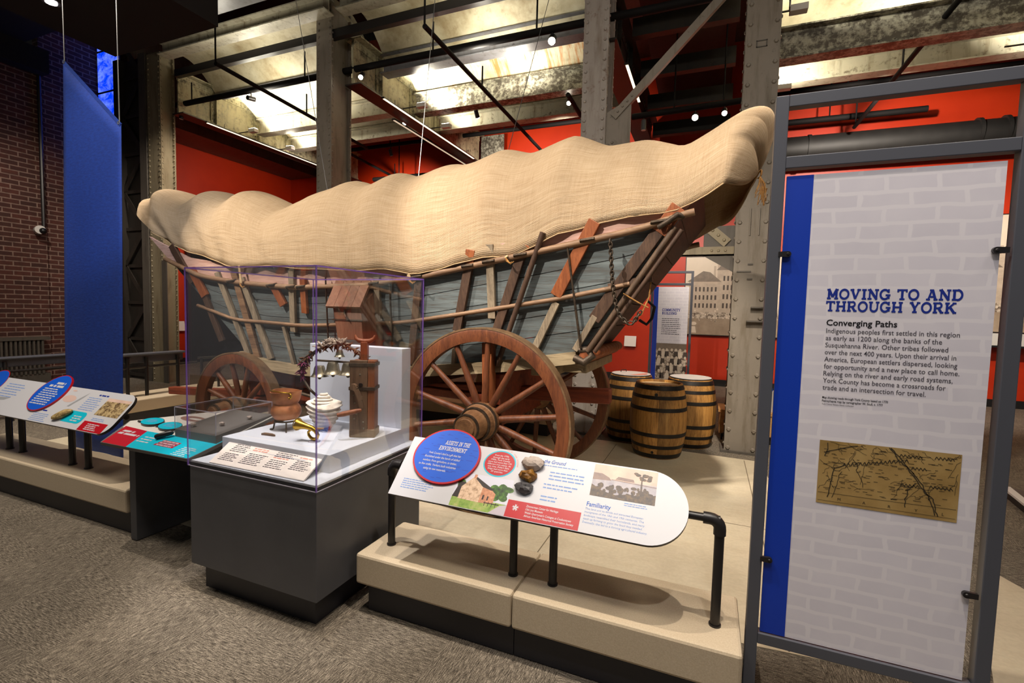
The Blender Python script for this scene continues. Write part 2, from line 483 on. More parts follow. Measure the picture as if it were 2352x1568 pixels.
def emit(name, c, s):
    m = bpy.data.materials.new(name)
    m.use_nodes = True
    nt = m.node_tree
    nt.nodes.clear()
    e = nt.nodes.new('ShaderNodeEmission')
    e.inputs[0].default_value = (*lin(c), 1)
    e.inputs[1].default_value = s
    o = nt.nodes.new('ShaderNodeOutputMaterial')
    nt.links.new(e.outputs[0], o.inputs[0])
    return m
M['lamp_glow'] = emit('lamp_glow', (255, 244, 220), 60)
M['strip_glow'] = emit('strip_glow', (255, 232, 190), 2.2)
M['strip_dim'] = emit('strip_dim', (255, 226, 190), .6)
M['black_pipe'] = plain('matt_black_pipe', (22, 20, 20), .7, 0, .15)
M['white_glow'] = emit('cool_lamp_glow', (250, 244, 255), 40)
def screen_mat():
    m = bpy.data.materials.new('blue_lit_screen')
    m.use_nodes = True
    nt = m.node_tree
    nt.nodes.clear()
    f = noise(nt, coords(nt, (2, 1, 3)), 1.6, 7, .7, .8)
    c = ramp(nt, f, [(.42, lin((0, 60, 255))), (.62, lin((110, 140, 255)))])
    e = nt.nodes.new('ShaderNodeEmission'); e.inputs[1].default_value = .95
    nt.links.new(c, e.inputs[0])
    o = nt.nodes.new('ShaderNodeOutputMaterial'); nt.links.new(e.outputs[0], o.inputs[0])
    return m
M['screen'] = screen_mat()

# ---------------------------------------------------------------- mesh helpers
class Frame:
    """a flat drawing frame: origin, u axis, v axis, normal"""
    def __init__(s, o, u, v, k=1.0):
        s.k = k; s.o = V3(o); s.u = V3(u).normalized(); s.v = V3(v).normalized(); s.n = s.u.cross(s.v)
    def p(s, u, v, w=0.0):
        return s.o + (s.u*u + s.v*v)*s.k + s.n*w
    def sub(s, u, v, ang=0.0, w=0.0):
        c, k = math.cos(ang), math.sin(ang)
        return Frame(s.p(u, v, w), s.u*c + s.v*k, s.v*c - s.u*k, s.k)

class MB:
    def __init__(s):
        s.bm = bmesh.new()
        s.l = s.bm.faces.layers.float.new('var')
        s.uvl = None
        s.mi = 0
        s.rv = .7
    def vary(s):
        s.rv = random.random(); return s
    def face(s, vs):
        try:
            f = s.bm.faces.new(vs)
        except ValueError:
            return None
        f[s.l] = s.rv; f.material_index = s.mi
        return f
    def verts(s, pts):
        return [s.bm.verts.new(p) for p in pts]
    def hexa(s, p):
        """p: 8 points, bottom loop then top loop (counter-clockwise from above)"""
        v = s.verts(p)
        for q in ((3, 2, 1, 0), (4, 5, 6, 7), (0, 1, 5, 4), (1, 2, 6, 5), (2, 3, 7, 6), (3, 0, 4, 7)):
            s.face([v[i] for i in q])
        return s
    def box(s, x0, x1, y0, y1, z0, z1):
        return s.hexa([V3(p) for p in ((x0, y0, z0), (x1, y0, z0), (x1, y1, z0), (x0, y1, z0), (x0, y0, z1), (x1, y0, z1), (x1, y1, z1), (x0, y1, z1))])
    def cbox(s, c, d):
        return s.box(c[0]-d[0]/2, c[0]+d[0]/2, c[1]-d[1]/2, c[1]+d[1]/2, c[2]-d[2]/2, c[2]+d[2]/2)
    def bar(s, a, b, w, t, side=(0, 1, 0), w2=None, t2=None):
        """rectangular bar from a to b: w across, t along 'side'"""
        a, b = V3(a), V3(b)
        d = (b-a).normalized()
        n = V3(side); n = (n - d*n.dot(d)).normalized()
        x = d.cross(n)
        w2 = w if w2 is None else w2; t2 = t if t2 is None else t2
        lo = [a + x*(i*w/2) + n*(j*t/2) for i, j in ((-1, -1), (1, -1), (1, 1), (-1, 1))]
        hi = [b + x*(i*w2/2) + n*(j*t2/2) for i, j in ((-1, -1), (1, -1), (1, 1), (-1, 1))]
        v = s.verts(lo+hi)
        for q in ((0, 1, 2, 3), (7, 6, 5, 4), (0, 4, 5, 1), (1, 5, 6, 2), (2, 6, 7, 3), (3, 7, 4, 0)):
            s.face([v[i] for i in q])
        return s
    def tube(s, pts, r, n=8, closed=False, caps=True):
        pts = [V3(p) for p in pts]
        m = len(pts)
        rs = r if isinstance(r, (list, tuple)) else [r]*m
        rings = []
        prev = None
        for i, p in enumerate(pts):
            if closed:
                t = pts[(i+1) % m]-pts[i-1]
            else:
                t = pts[min(i+1, m-1)]-pts[max(i-1, 0)]
            t.normalize()
            if prev is None:
                a = V3((0, 0, 1)) if abs(t.z) < .9 else V3((1, 0, 0))
                prev = t.cross(a).normalized()
            x = (prev - t*prev.dot(t)).normalized()
            prev = x
            y = t.cross(x)
            rings.append(s.verts([p + (x*math.cos(2*PI*k/n) + y*math.sin(2*PI*k/n))*rs[i] for k in range(n)]))
        for i in range(m if closed else m-1):
            A, B = rings[i], rings[(i+1) % m]
            for k in range(n):
                s.face([A[k], A[(k+1) % n], B[(k+1) % n], B[k]])
        if not closed and caps:
            s.face(list(reversed(rings[0]))); s.face(rings[-1])
        return s
    def rod(s, a, b, r, n=10, r2=None):
        return s.tube([a, b], [r, r if r2 is None else r2], n)
    def lathe(s, prof, n=24, mat=None, closed=False, var=False):
        """prof: (r, z) pairs turned about z, then placed by the matrix"""
        mat = mat or Matrix()
        rings = []
        for r, z in prof:
            rings.append(s.verts([mat @ V3((r*math.cos(2*PI*k/n), r*math.sin(2*PI*k/n), z)) for k in range(n)]) if r > 1e-6 else s.verts([mat @ V3((0, 0, z))]))
        for k in range(n):
            if var:
                s.vary()
            for i in range(len(rings)-(0 if closed else 1)):
                A, B = rings[i], rings[(i+1) % len(rings)]
                j = (k+1) % n
                q = [A[k if len(A) > 1 else 0], A[j if len(A) > 1 else 0], B[j if len(B) > 1 else 0], B[k if len(B) > 1 else 0]]
                u = []
                for w in q:
                    if w not in u:
                        u.append(w)
                if len(u) > 2:
                    s.face(u)
        return s
    def prism(s, poly, fr, w0, w1):
        """polygon (counter-clockwise in u, v) from depth w0 to w1"""
        lo = s.verts([fr.p(u, v, w0) for u, v in poly])
        hi = s.verts([fr.p(u, v, w1) for u, v in poly])
        s.face(list(reversed(lo))); s.face(hi)
        n = len(poly)
        for i in range(n):
            s.face([lo[i], lo[(i+1) % n], hi[(i+1) % n], hi[i]])
        return s
    def flat(s, poly, fr, w=0.0):
        s.face(s.verts([fr.p(u, v, w) for u, v in poly]))
        return s
    def rect(s, u0, v0, u1, v1, fr, w=0.0):
        return s.flat([(u0, v0), (u1, v0), (u1, v1), (u0, v1)], fr, w)
    def ell(s, cu, cv, ru, rv, fr, w=0.0, n=40, w1=None):
        poly = [(cu+ru*math.cos(2*PI*k/n), cv+rv*math.sin(2*PI*k/n)) for k in range(n)]
        return s.flat(poly, fr, w) if w1 is None else s.prism(poly, fr, w, w1)
    def dome(s, c, n, r, seg=6):
        """rivet head"""
        n = V3(n).normalized(); c = V3(c)
        a = V3((0, 0, 1)) if abs(n.z) < .9 else V3((1, 0, 0))
        x = n.cross(a).normalized(); y = n.cross(x)
        r1 = s.verts([c + (x*math.cos(2*PI*k/seg)+y*math.sin(2*PI*k/seg))*r for k in range(seg)])
        r2 = s.verts([c + n*r*.55 + (x*math.cos(2*PI*k/seg)+y*math.sin(2*PI*k/seg))*r*.62 for k in range(seg)])
        for k in range(seg):
            s.face([r1[k], r2[k], r2[(k+1) % seg], r1[(k+1) % seg]][::-1])
        s.face(r2)
        return s
    def ball(s, c, r, seg=12, rings=8, sc3=(1, 1, 1), jit=0.0, mat=None):
        c = V3(c)
        prof = []
        R = mat or Matrix()
        vs = []
        for i in range(rings+1):
            th = PI*i/rings
            row = []
            for k in range(seg if 0 < i < rings else 1):
                ph = 2*PI*k/seg
                p = V3((math.sin(th)*math.cos(ph), math.sin(th)*math.sin(ph), math.cos(th)))
                k_ = 1 + (random.random()-.5)*2*jit
                row.append(c + R @ V3((p.x*sc3[0]*r*k_, p.y*sc3[1]*r*k_, p.z*sc3[2]*r*k_)))
            vs.append(s.verts(row))
        for i in range(rings):
            A, B = vs[i], vs[i+1]
            for k in range(seg):
                j = (k+1) % seg
                if len(A) == 1:
                    s.face([A[0], B[k], B[j]])
                elif len(B) == 1:
                    s.face([A[k], B[0], A[j]])
                else:
                    s.face([A[k], B[k], B[j], A[j]])
        return s
    def grid(s, rows, uv=False, closed=False):
        """rows of points -> quads; uv from (row, column) fractions"""
        R = [s.verts(r) for r in rows]
        if uv and s.uvl is None:
            s.uvl = s.bm.loops.layers.uv.new('UVMap')
        nr, ncol = len(R), len(R[0])
        for i in range(nr-1):
            for j in range(ncol-1):
                f = s.face([R[i][j], R[i][j+1], R[i+1][j+1], R[i+1][j]])
                if f and uv:
                    for lp, (a, b) in zip(f.loops, ((i, j), (i, j+1), (i+1, j+1), (i+1, j))):
                        lp[s.uvl].uv = uv(a, b)
        return s
    def mesh(s, name, mats, shift=None, smooth=None):
        if shift is not None:
            bmesh.ops.translate(s.bm, verts=s.bm.verts, vec=-V3(shift))
        me = bpy.data.meshes.new(name)
        s.bm.normal_update()
        s.bm.to_mesh(me)
        s.bm.free()
        for m in (mats if isinstance(mats, (list, tuple)) else [mats]):
            me.materials.append(M[m] if isinstance(m, str) else m)
        if smooth is not None:
            me.polygons.foreach_set('use_smooth', [True]*len(me.polygons))
            me.set_sharp_from_angle(angle=math.radians(smooth))
        return me
    def base(s):
        xs = [v.co for v in s.bm.verts]
        return V3(((min(p.x for p in xs)+max(p.x for p in xs))/2, (min(p.y for p in xs)+max(p.y for p in xs))/2, min(p.z for p in xs)))

def addmods(o, bev=0, sub=0, solid=0):
    if solid:
        m = o.modifiers.new('solid', 'SOLIDIFY'); m.thickness = solid; m.offset = -1
    if bev:
        m = o.modifiers.new('bevel', 'BEVEL'); m.width = bev; m.segments = 2; m.limit_method = 'ANGLE'; m.angle_limit = math.radians(40)
    if sub:
        m = o.modifiers.new('sub', 'SUBSURF'); m.levels = sub; m.render_levels = sub

class Thing:
    """an Empty at the base of a thing that carries its parts (meshes given in world coordinates unless local)"""
    def __init__(s, name, label, cat, loc=(0, 0, 0), rz=0.0, group=None, local=False):
        e = bpy.data.objects.new(name, None)
        e.empty_display_size = .1
        COL.objects.link(e)
        e.location = loc; e.rotation_euler = (0, 0, rz)
        e['label'] = label; e['category'] = cat
        if group:
            e['group'] = group
        s.e = e; s.loc = V3(loc); s.local = local
    def part(s, name, mb, mat, parent=None, bev=0, sub=0, solid=0, smooth=None, label=None):
        o = bpy.data.objects.new(name, mb.mesh(name, mat, None if s.local else s.loc, smooth))
        COL.objects.link(o)
        o.parent = parent or s.e
        addmods(o, bev, sub, solid)
        if label:
            o['label'] = label
        return o

def solo(name, label, cat, mb, mat, group=None, bev=0, sub=0, solid=0, smooth=None):
    b = mb.base()
    o = bpy.data.objects.new(name, mb.mesh(name, mat, b, smooth))
    o.location = b
    COL.objects.link(o)
    o['label'] = label; o['category'] = cat
    if group:
        o['group'] = group
    addmods(o, bev, sub, solid)
    return o

def struct(name, mb, mat, bev=0, smooth=None, parent=None):
    o = bpy.data.objects.new(name, mb.mesh(name, mat, None, smooth))
    COL.objects.link(o)
    if parent:
        o.parent = parent
    else:
        o['kind'] = 'structure'
    addmods(o, bev)
    return o

def dup(root, loc=None, rz=None, label=None, group=None):
    """a copy of a thing with copies of its parts and sub-parts"""
    r = root.copy(); COL.objects.link(r)
    if loc is not None:
        r.location = loc
    if rz is not None:
        r.rotation_euler = (0, 0, rz)
    if label:
        r['label'] = label
    if group:
        r['group'] = group
    for ch in list(root.children):
        c = ch.copy(); COL.objects.link(c); c.parent = r
        for g in list(ch.children):
            d = g.copy(); COL.objects.link(d); d.parent = c
    return r

# ---------------------------------------------------------------- lettering
_tc = {}
def glyphs(txt, bold=0.0):
    key = (txt, bold)
    if key not in _tc:
        cu = bpy.data.curves.new('lettering', 'FONT')
        cu.body = txt; cu.size = 1.0; cu.offset = bold; cu.resolution_u = 2; cu.fill_mode = 'FRONT'
        ob = bpy.data.objects.new('lettering', cu)
        me = bpy.data.meshes.new_from_object(ob)
        _tc[key] = ([tuple(v.co) for v in me.vertices], [tuple(p.vertices) for p in me.polygons])
        bpy.data.objects.remove(ob); bpy.data.meshes.remove(me); bpy.data.curves.remove(cu)
    return _tc[key]

def text(mb, txt, fr, u, v, h, width=None, w=.0006, bold=0.0, shear=0.0, align='l'):
    """one line of lettering, baseline start at (u, v), em height h, optionally fitted to a width"""
    vs, fs = glyphs(txt, bold)
    if not vs:
        return
    x0 = min(p[0] for p in vs); x1 = max(p[0] for p in vs)
    kx = h if width is None else width/(x1-x0)
    off = {'l': -x0*kx, 'c': -(x0+x1)/2*kx, 'r': -x1*kx}[align]
    V = mb.verts([fr.p(u+off+p[0]*kx+p[1]*h*shear, v+p[1]*h, w) for p in vs])
    for f in fs:
        mb.face([V[i] for i in f])

def tiny_lines(mb, fr, u, v, width, n, pitch, h, seed=1, w=.0006, ragged=.25):
    """lettering too small to read in the photo: rows of word-length dashes"""
    rr = random.Random(seed)
    for k in range(n):
        lim = width*(1-ragged*rr.random())
        x = 0.0
        while x < lim-.004:
            wd = min(lim-x, h*(1.5+4.5*rr.random()))
            mb.rect(u+x, v-k*pitch, u+x+wd, v-k*pitch+h, fr, w)
            x += wd+h*.7

# slab-serif capitals, drawn stroke by stroke
def _arc(cx, cy, rx, ry, a0, a1, n=14):
    return [(cx+rx*math.cos(math.radians(a0+(a1-a0)*i/n)), cy+ry*math.sin(math.radians(a0+(a1-a0)*i/n))) for i in range(n+1)]
SB = .235   # stem
SH = .165   # slab thickness
def _letter(ch):
    """(advance, strokes[(points, width)], slabs[(x0, x1, y)])"""
    s, t = SB, SH
    S = lambda *p: (list(p), s)
    T = lambda *p: (list(p), t)
    if ch == 'M':
        return 1.14, [S((.2, 0), (.2, 1)), S((.94, 0), (.94, 1)), ([(.18, 1), (.57, .22)], .235), ([(.96, 1), (.57, .22)], .235)], [(.0, .4, 0), (.74, 1.14, 0), (.0, .25, 1), (.89, 1.14, 1)]
    if ch == 'O':
        return 1.0, [(_arc(.5, .5, .41, .43, 0, 360, 30), .20)], []
    if ch == 'V':
        return 1.02, [([(.16, 1), (.51, .06)], .235), ([(.86, 1), (.51, .06)], .165)], [(0, .38, 1), (.66, 1.02, 1)]
    if ch == 'I':
        return .5, [S((.25, 0), (.25, 1))], [(.03, .47, 0), (.03, .47, 1)]
    if ch == 'N':
        return 1.06, [T((.2, 0), (.2, 1)), T((.86, 0), (.86, 1)), ([(.16, 1), (.88, .04)], .24)], [(0, .4, 0), (0, .25, 1), (.68, 1.06, 1)]
    if ch == 'G':
        return 1.02, [(_arc(.48, .5, .4, .43, 38, 325, 24), .20), S((.84, .1), (.84, .44)), T((.84, .66), (.84, 1))], [(.56, 1.02, .44)]
    if ch == 'T':
        return .92, [S((.46, 0), (.46, 1)), T((.065, .72), (.065, 1)), T((.855, .72), (.855, 1))], [(.22, .7, 0), (0, .92, 1)]
    if ch == 'A':
        return 1.04, [([(.17, 0), (.5, .98)], .165), ([(.87, 0), (.54, .98)], .235), T((.3, .33), (.74, .33))], [(0, .37, 0), (.67, 1.04, 0), (.3, .62, 1)]
    if ch == 'D':
        return .98, [S((.2, 0), (.2, 1)), (_arc(.46, .5, .41, .44, -90, 90, 18), .20)], [(0, .48, 0), (0, .48, 1)]
    if ch == 'H':
        return 1.08, [S((.22, 0), (.22, 1)), S((.86, 0), (.86, 1)), T((.22, .5), (.86, .5))], [(.02, .42, 0), (.66, 1.06, 0), (.02, .42, 1), (.66, 1.06, 1)]
    if ch == 'R':
        return 1.0, [S((.2, 0), (.2, 1)), (_arc(.52, .715, .26, .225, -90, 90, 14), .19), T((.2, .47), (.54, .47)), ([(.52, .48), (.82, .04)], .235)], [(0, .42, 0), (0, .54, 1), (.7, 1.0, 0)]
    if ch == 'U':
        return 1.04, [S((.2, 1), (.2, .36)), (_arc(.52, .37, .32, .3, 180, 360, 16), .20), T((.86, 1), (.86, .36))], [(0, .4, 1), (.68, 1.04, 1)]
    if ch == 'Y':
        return 1.0, [S((.5, 0), (.5, .45)), ([(.15, 1), (.5, .42)], .235), ([(.85, 1), (.5, .42)], .165)], [(.28, .72, 0), (0, .36, 1), (.66, 1.0, 1)]
    if ch == 'K':
        return 1.06, [S((.2, 0), (.2, 1)), ([(.24, .42), (.84, .96)], .17), ([(.44, .6), (.88, .04)], .235)], [(0, .42, 0), (0, .42, 1), (.66, 1.02, 1), (.72, 1.06, 0)]
    if ch == 'S':
        return .84, [(_arc(.42, .72, .27, .215, 20, 270, 16) + _arc(.42, .285, .29, .22, 90, -160, 16)[1:], .19), T((.72, .74), (.72, 1)), T((.1, 0), (.1, .26))], []
    if ch == 'E':
        return .9, [S((.2, 0), (.2, 1)), T((.2, .5), (.6, .5)), T((.6, .38), (.6, .64)), T((.8, 0), (.8, .28)), T((.8, .72), (.8, 1))], [(0, .86, 0), (0, .86, 1)]
    if ch == 'C':
        return .94, [(_arc(.5, .5, .4, .43, 42, 318, 24), .20), T((.84, .7), (.84, 1)), T((.84, .02), (.84, .26))], []
    if ch == 'B':
        return .94, [S((.2, 0), (.2, 1)), (_arc(.52, .73, .22, .21, -90, 90, 12), .19), (_arc(.54, .29, .26, .23, -90, 90, 12), .19), T((.2, .5), (.52, .5))], [(0, .54, 0), (0, .54, 1)]
    if ch == 'L':
        return .84, [S((.2, 0), (.2, 1)), T((.76, 0), (.76, .34))], [(0, .82, 0), (0, .42, 1)]
    return .45, [], []

def slab(mb, txt, fr, u, v, h, width, w=.0007, shear=0.0):
    """slab-serif line with cap height h fitted to a width"""
    adv = 0.0
    put = []
    for ch in txt:
        a, st, sl = _letter(ch)
        put.append((adv, st, sl))
        adv += a + .09
    kx = width/(adv-.09)
    P = lambda x, y, k: fr.p(u+x*kx+y*h*shear, v+y*h, w+k*2e-5)
    k = 0
    for a, st, sl in put:
        for pts, wd in st:
            k = (k+1) % 7
            closed = len(pts) > 4 and abs(pts[0][0]-pts[-1][0]) < 1e-6 and abs(pts[0][1]-pts[-1][1]) < 1e-6
            L, R_ = [], []
            n = len(pts)
            for i, (x, y) in enumerate(pts):
                if closed and i in (0, n-1):
                    q0, q1 = pts[n-2], pts[1]
                else:
                    q0, q1 = pts[max(i-1, 0)], pts[min(i+1, n-1)]
                tx, ty = q1[0]-q0[0], q1[1]-q0[1]
                d = math.hypot(tx, ty) or 1
                nx, ny = -ty/d*wd/2, tx/d*wd/2
                L.append(mb.bm.verts.new(P(a+x+nx, y+ny, k))); R_.append(mb.bm.verts.new(P(a+x-nx, y-ny, k)))
            for i in range(n-1):
                mb.face([R_[i], R_[i+1], L[i+1], L[i]])
        for x0, x1, y in sl:
            k = (k+1) % 7
            y0, y1 = (0, SH) if y == 0 else ((1-SH, 1) if y == 1 else (y-SH/2, y+SH/2))
            mb.face(mb.verts([P(a+x0, y0, k), P(a+x1, y0, k), P(a+x1, y1, k), P(a+x0, y1, k)]))

# ---------------------------------------------------------------- the room
struct('floor', MB().box(-22, 10, -4, 14, -.2, 0), 'carpet')
# polished slab under the wagon, a hair above the carpet
mb = MB()
F0 = Frame((0, 0, 0), (1, 0, 0), (0, 1, 0))
mb.prism([(-7.4, 2.4), (.2, 2.4), (.2, 2.72), (.86, 2.78), (.62, 6.34), (-1.2, 6.42), (-7.4, 6.2)], F0, .0005, .004)
mb.prism([(1.12, 2.3), (2.4, 2.3), (2.3, 3.2), (1.9, 4.25), (1.72, 4.0)], F0, .0005, .004)
mb.mi = 1
for x in (-1.06, .46, -3.4):
    mb.flat([(x-.004, 2.75), (x+.004, 2.75), (x+.004, 6.3), (x-.004, 6.3)], F0, .0048)
mb.flat([(-7.0, 4.30), (.70, 4.30), (.70, 4.308), (-7.0, 4.308)], F0, .0048)
M['joint'] = plain('sawn_floor_joint', (112, 100, 80), .8)
slab_floor = struct('floor_slab', mb, ['concrete', 'joint'])

struct('wall_back', MB().box(-14, 10, 12.85, 13.05, 0, 8.5), 'red_wall')
struct('baseboard_back', MB().box(-14, 10, 12.83, 12.85, 0, .16), 'baseboard')
struct('wall_side', MB().box(-14, -13.8, 7.2, 12.85, 0, 6.1), 'red_wall')
struct('baseboard_side', MB().box(-13.8, -13.78, 7.2, 12.85, 0, .16), 'baseboard')
mb = MB()
mb.box(-14.2, 10, 9.85, 13.05, 8.2, 8.4)
mb.box(-14.2, -12.6, 6.9, 12.85, 6.1, 6.5)
mb.box(-13.2, -12.6, 6.9, 12.85, 6.5, 8.4)
struct('trim_1', mb, 'steel_dark')
struct('wall_brick', MB().box(-13.3, -13.0, 2.0, 5.72, 0, 6.3), 'brick')
struct('wall_brick_return', MB().box(-13.3, -13.1, 5.72, 7.3, 0, 7.6), 'brick')
struct('ceiling', MB().box(-22, 10, -4, 13, 8.45, 8.6), 'dark_soffit')
# dark lowered soffits over the visitors' side, upper left
mb = MB()
mb.box(-9.0, -6.62, 3.2, 4.9, 5.62, 8.4)
mb.box(-13.2, -9.0, 3.2, 5.35, 6.75, 8.4)
mb.box(-13.3, -9.05, 0.0, 3.2, 6.2, 8.4)
mb.box(-13.3, -12.7, 3.2, 5.72, 6.3, 6.75)
struct('ceiling_soffit', mb, 'dark_soffit')

# vault panels between the cross joists: (y0, z0) -> (y1, z1) with a low rise
def vault(x0, x1, y0, z0, y1, z1, rise, name, m):
    mb = MB()
    n = 10
    rows, rows2 = [], []
    for i in range(n+1):
        t = i/n
        y = y0+(y1-y0)*t
        z = z0+(z1-z0)*t + rise*math.sin(PI*t)
        rows.append([V3((x0, y, z)), V3((x1, y, z))])
        rows2.append([V3((x1, y, z+.12)), V3((x0, y, z+.12))])
    mb.grid(rows); mb.grid(rows2)
    return struct(name, mb, m, smooth=40)
YJ = [6.62, 7.66, 8.75, 9.7, 10.65, 12.8]
ZJ = [6.75, 6.32, 6.16, 6.02, 5.95, 5.95]
vn = 0
for bx0, bx1, kind in ((-10.4, -6.15, 'l'), (-5.85, -1.72, 'm'), (.45, 9.5, 'r')):
    for i in range(3):
        vn += 1
        m = 'vault_rust' if (kind == 'm' and i == 1) else 'vault'
        vault(bx0, bx1, YJ[i], ZJ[i]+.05, YJ[i+1], ZJ[i+1], .22, 'ceiling_vault_%s' % ['left', 'middle', 'right']['lmr'.index(kind)], m)
    vault(bx0, bx1, 4.2, 6.5, 5.3, 6.6, .2, 'ceiling_vault_front', 'vault')
vault(-1.4, .2, 6.6, 7.2, 12.8, 7.0, .05, 'ceiling_vault_dark', 'joist_dark')  # unlit look of this bay comes from its dark colour

def joist(x0, x1, y, zb, zt, m, label, fl=.2, rivets=False):
    """a rolled cross joist lying along x: web and two flanges"""
    t = Thing('ceiling_joist', label, 'beam', ((x0+x1)/2, y, zb), group=None)
    wb = MB().box(x0, x1, y-.012, y+.012, zb+.02, zt-.02)
    if rivets:
        x = x0+1.2
        while x < x0+3.2:
            wb.dome((x, y-.012, zb+.09), (0, -1, 0), .016)
            x += .17
    t.part('web', wb, m)
    lo = MB().box(x0, x1, y-fl/2, y+fl/2, zb, zb+.02)
    t.part('bottom_flange', lo, m)
    t.part('top_flange', MB().box(x0, x1, y-fl/2, y+fl/2, zt-.02, zt), m)
    return t
for nm, x0, x1, mats, zs in (
    ('left', -10.38, -6.12, ('joist', 'joist_blue', 'joist', 'joist', 'joist'), ((6.62, 6.86), (6.3, 6.66), (5.84, 6.2), (5.76, 6.06), (5.7, 5.98))),
    ('middle', -5.88, -1.66, ('joist', 'joist_blue', 'joist_rust', 'joist', 'joist'), ((6.56, 6.82), (6.06, 6.4), (5.74, 6.16), (5.72, 6.04), (5.72, 5.96))),
    ('right', .46, 9.0, ('joist', 'joist_rust', 'joist', 'joist', 'joist'), ((6.4, 6.7), (5.2, 5.62), (5.74, 6.12), (5.72, 6.04), (5.72, 5.96)))):
    for i in range(4):
        y = YJ[i] if i else 6.5
        joist(x0, x1, y, zs[i][0], zs[i][1], mats[i],
              ['pale', 'dark bluish' if nm != 'right' else 'black and rust-flaked', 'rust-stained' if nm == 'middle' else 'pale', 'pale', 'pale'][i] +
              ' steel ceiling joist in the %s bay, %s from the front' % (nm, ['first', 'second', 'third', 'fourth', 'fifth'][i]), rivets=(nm == 'right' and i == 1), fl=.24)
for i in range(5):
    z = 6.3-.16*i
    solo('ceiling_plank', 'dark timber ceiling plank toned as unlit between the two braced columns, %s from the front' % ['first', 'second', 'third', 'fourth', 'fifth'][i], 'beam',
         MB().box(-1.36, .2, 7.0+i*1.05, 7.14+i*1.05, z, z+.28), 'joist_dark')
# dark beam in front of the column row, above the frame of the first bay
joist(-9.0, 1.5, 5.45, 6.35, 6.75, 'joist_blue', 'dark bluish steel joist in front of the column row, nearest the visitors', fl=.26)
# black rail under the front joist (the dark stripe between two pale flanges)
solo('black_rail', 'long black steel rail running beneath the front ceiling joists', 'rail', MB().box(-10.3, 1.2, 6.66, 6.76, 6.30, 6.44), 'black_steel')

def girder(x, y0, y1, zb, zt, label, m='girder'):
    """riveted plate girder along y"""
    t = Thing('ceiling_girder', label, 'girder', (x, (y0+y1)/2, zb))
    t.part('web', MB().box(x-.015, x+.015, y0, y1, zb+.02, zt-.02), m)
    t.part('bottom_flange', MB().box(x-.17, x+.17, y0, y1, zb, zb+.025), 'steel_shade')  # underside shade is put into the flange colour
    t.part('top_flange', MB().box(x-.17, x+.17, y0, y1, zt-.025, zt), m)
    an = MB()
    for sx in (-1, 1):
        an.box(min(x+sx*.015, x+sx*.03), max(x+sx*.015, x+sx*.03), y0, y1, zt-.15, zt-.025)
        an.box(min(x+sx*.015, x+sx*.03), max(x+sx*.015, x+sx*.03), y0, y1, zb+.025, zb+.12)
    for yj in YJ[1:4]:
        st = MB()
        for sx in (-1, 1):
            st.box(min(x+sx*.03, x+sx*.11), max(x+sx*.03, x+sx*.11), yj-.03, yj-.018, zb+.025, zt-.03)
            st.box(min(x+sx*.03, x+sx*.045), max(x+sx*.03, x+sx*.045), yj-.11, yj-.03, zb+.03, zt-.03)
            z = zb+.08
            while z < zt-.06:
                st.dome((x+sx*.045, yj-.07, z), (sx, 0, 0), .018)
                z += .085
        t.part('stiffener', st, m)
    rv = an
    y = y0+.08
    while y < y1-.05:
        for sx in (-1, 1):
            rv.dome((x+sx*.03, y, zt-.06), (sx, 0, 0), .02)
            rv.dome((x+sx*.03, y+.05, zt-.11), (sx, 0, 0), .02)
        y += .11
    t.part('angle_iron', rv, m)
    return t
girder(-10.5, 6.85, 12.4, 5.66, 6.5, 'riveted plate girder running back from the far left column')
girder(-6.0, 6.95, 11.9, 5.62, 6.42, 'riveted plate girder running back from the column behind the wagon front')
girder(-1.56, 6.95, 12.4, 5.55, 6.35, 'riveted plate girder running back from the rust-spotted column', 'joist_dark')  # unlit side painted in with the dark bay colour
girder(5.7, 10.2, 11.8, 5.5, 6.3, 'short riveted girder at far right above the black duct')
# short riveted post at the end of the middle girder
t = Thing('wall_post', 'short riveted steel post hanging on the red wall at the girder end', 'column', (-5.85, 12.5, 5.3))
rv = MB().box(-6.2, -5.5, 12.45, 12.49, 5.3, 6.6)
for i in range(10):
    for x in (-6.14, -5.56):
        rv.dome((x, 12.45, 5.4+.12*i), (0, -1, 0), .022)
t.part('plate', rv, 'joist_rust')
t.part('web', MB().box(-5.88, -5.84, 12.49, 12.85, 5.3, 6.6), 'joist_rust')

# ---------------------------------------------------------------- steel columns
def column(xc, y0, z1, label, m, w=.37, depth=.5, pitch=.155, z0=0.0, plate=True, rv_r=.025):
    """built-up riveted column: front plate, back plate, two channel webs, rivets"""
    t = Thing('steel_column', label, 'column', (xc, y0+depth/2, z0))
    rv = MB().box(xc-w/2, xc+w/2, y0, y0+.016, z0, z1)
    t.part('back_plate', MB().box(xc-w/2, xc+w/2, y0+depth-.016, y0+depth, z0, z1), m, bev=.003)
    ch = MB()
    for sx in (-1, 1):
        xx = xc+sx*(w/2-.07)
        ch.box(xx-.008, xx+.008, y0+.016, y0+depth-.016, z0, z1)
        for yy in (y0+.016, y0+depth-.028):
            ch.box(min(xx, xc+sx*w/2-sx*.004), max(xx, xc+sx*w/2-sx*.004), yy, yy+.012, z0, z1)
    t.part('side_channel', ch, m)
    z = z0+.06
    while z < z1:
        for sx in (-1, 1):
            rv.dome((xc+sx*(w/2-.045), y0, z), (0, -1, 0), rv_r)
            rv.dome((xc+sx*(w/2), y0+depth-.04, z+.05), (sx, 0, 0), rv_r*.8)
            rv.dome((xc+sx*(w/2), y0+.03, z+.05), (sx, 0, 0), rv_r*.8)
        z += pitch
    t.part('front_plate', rv, m)
    return t
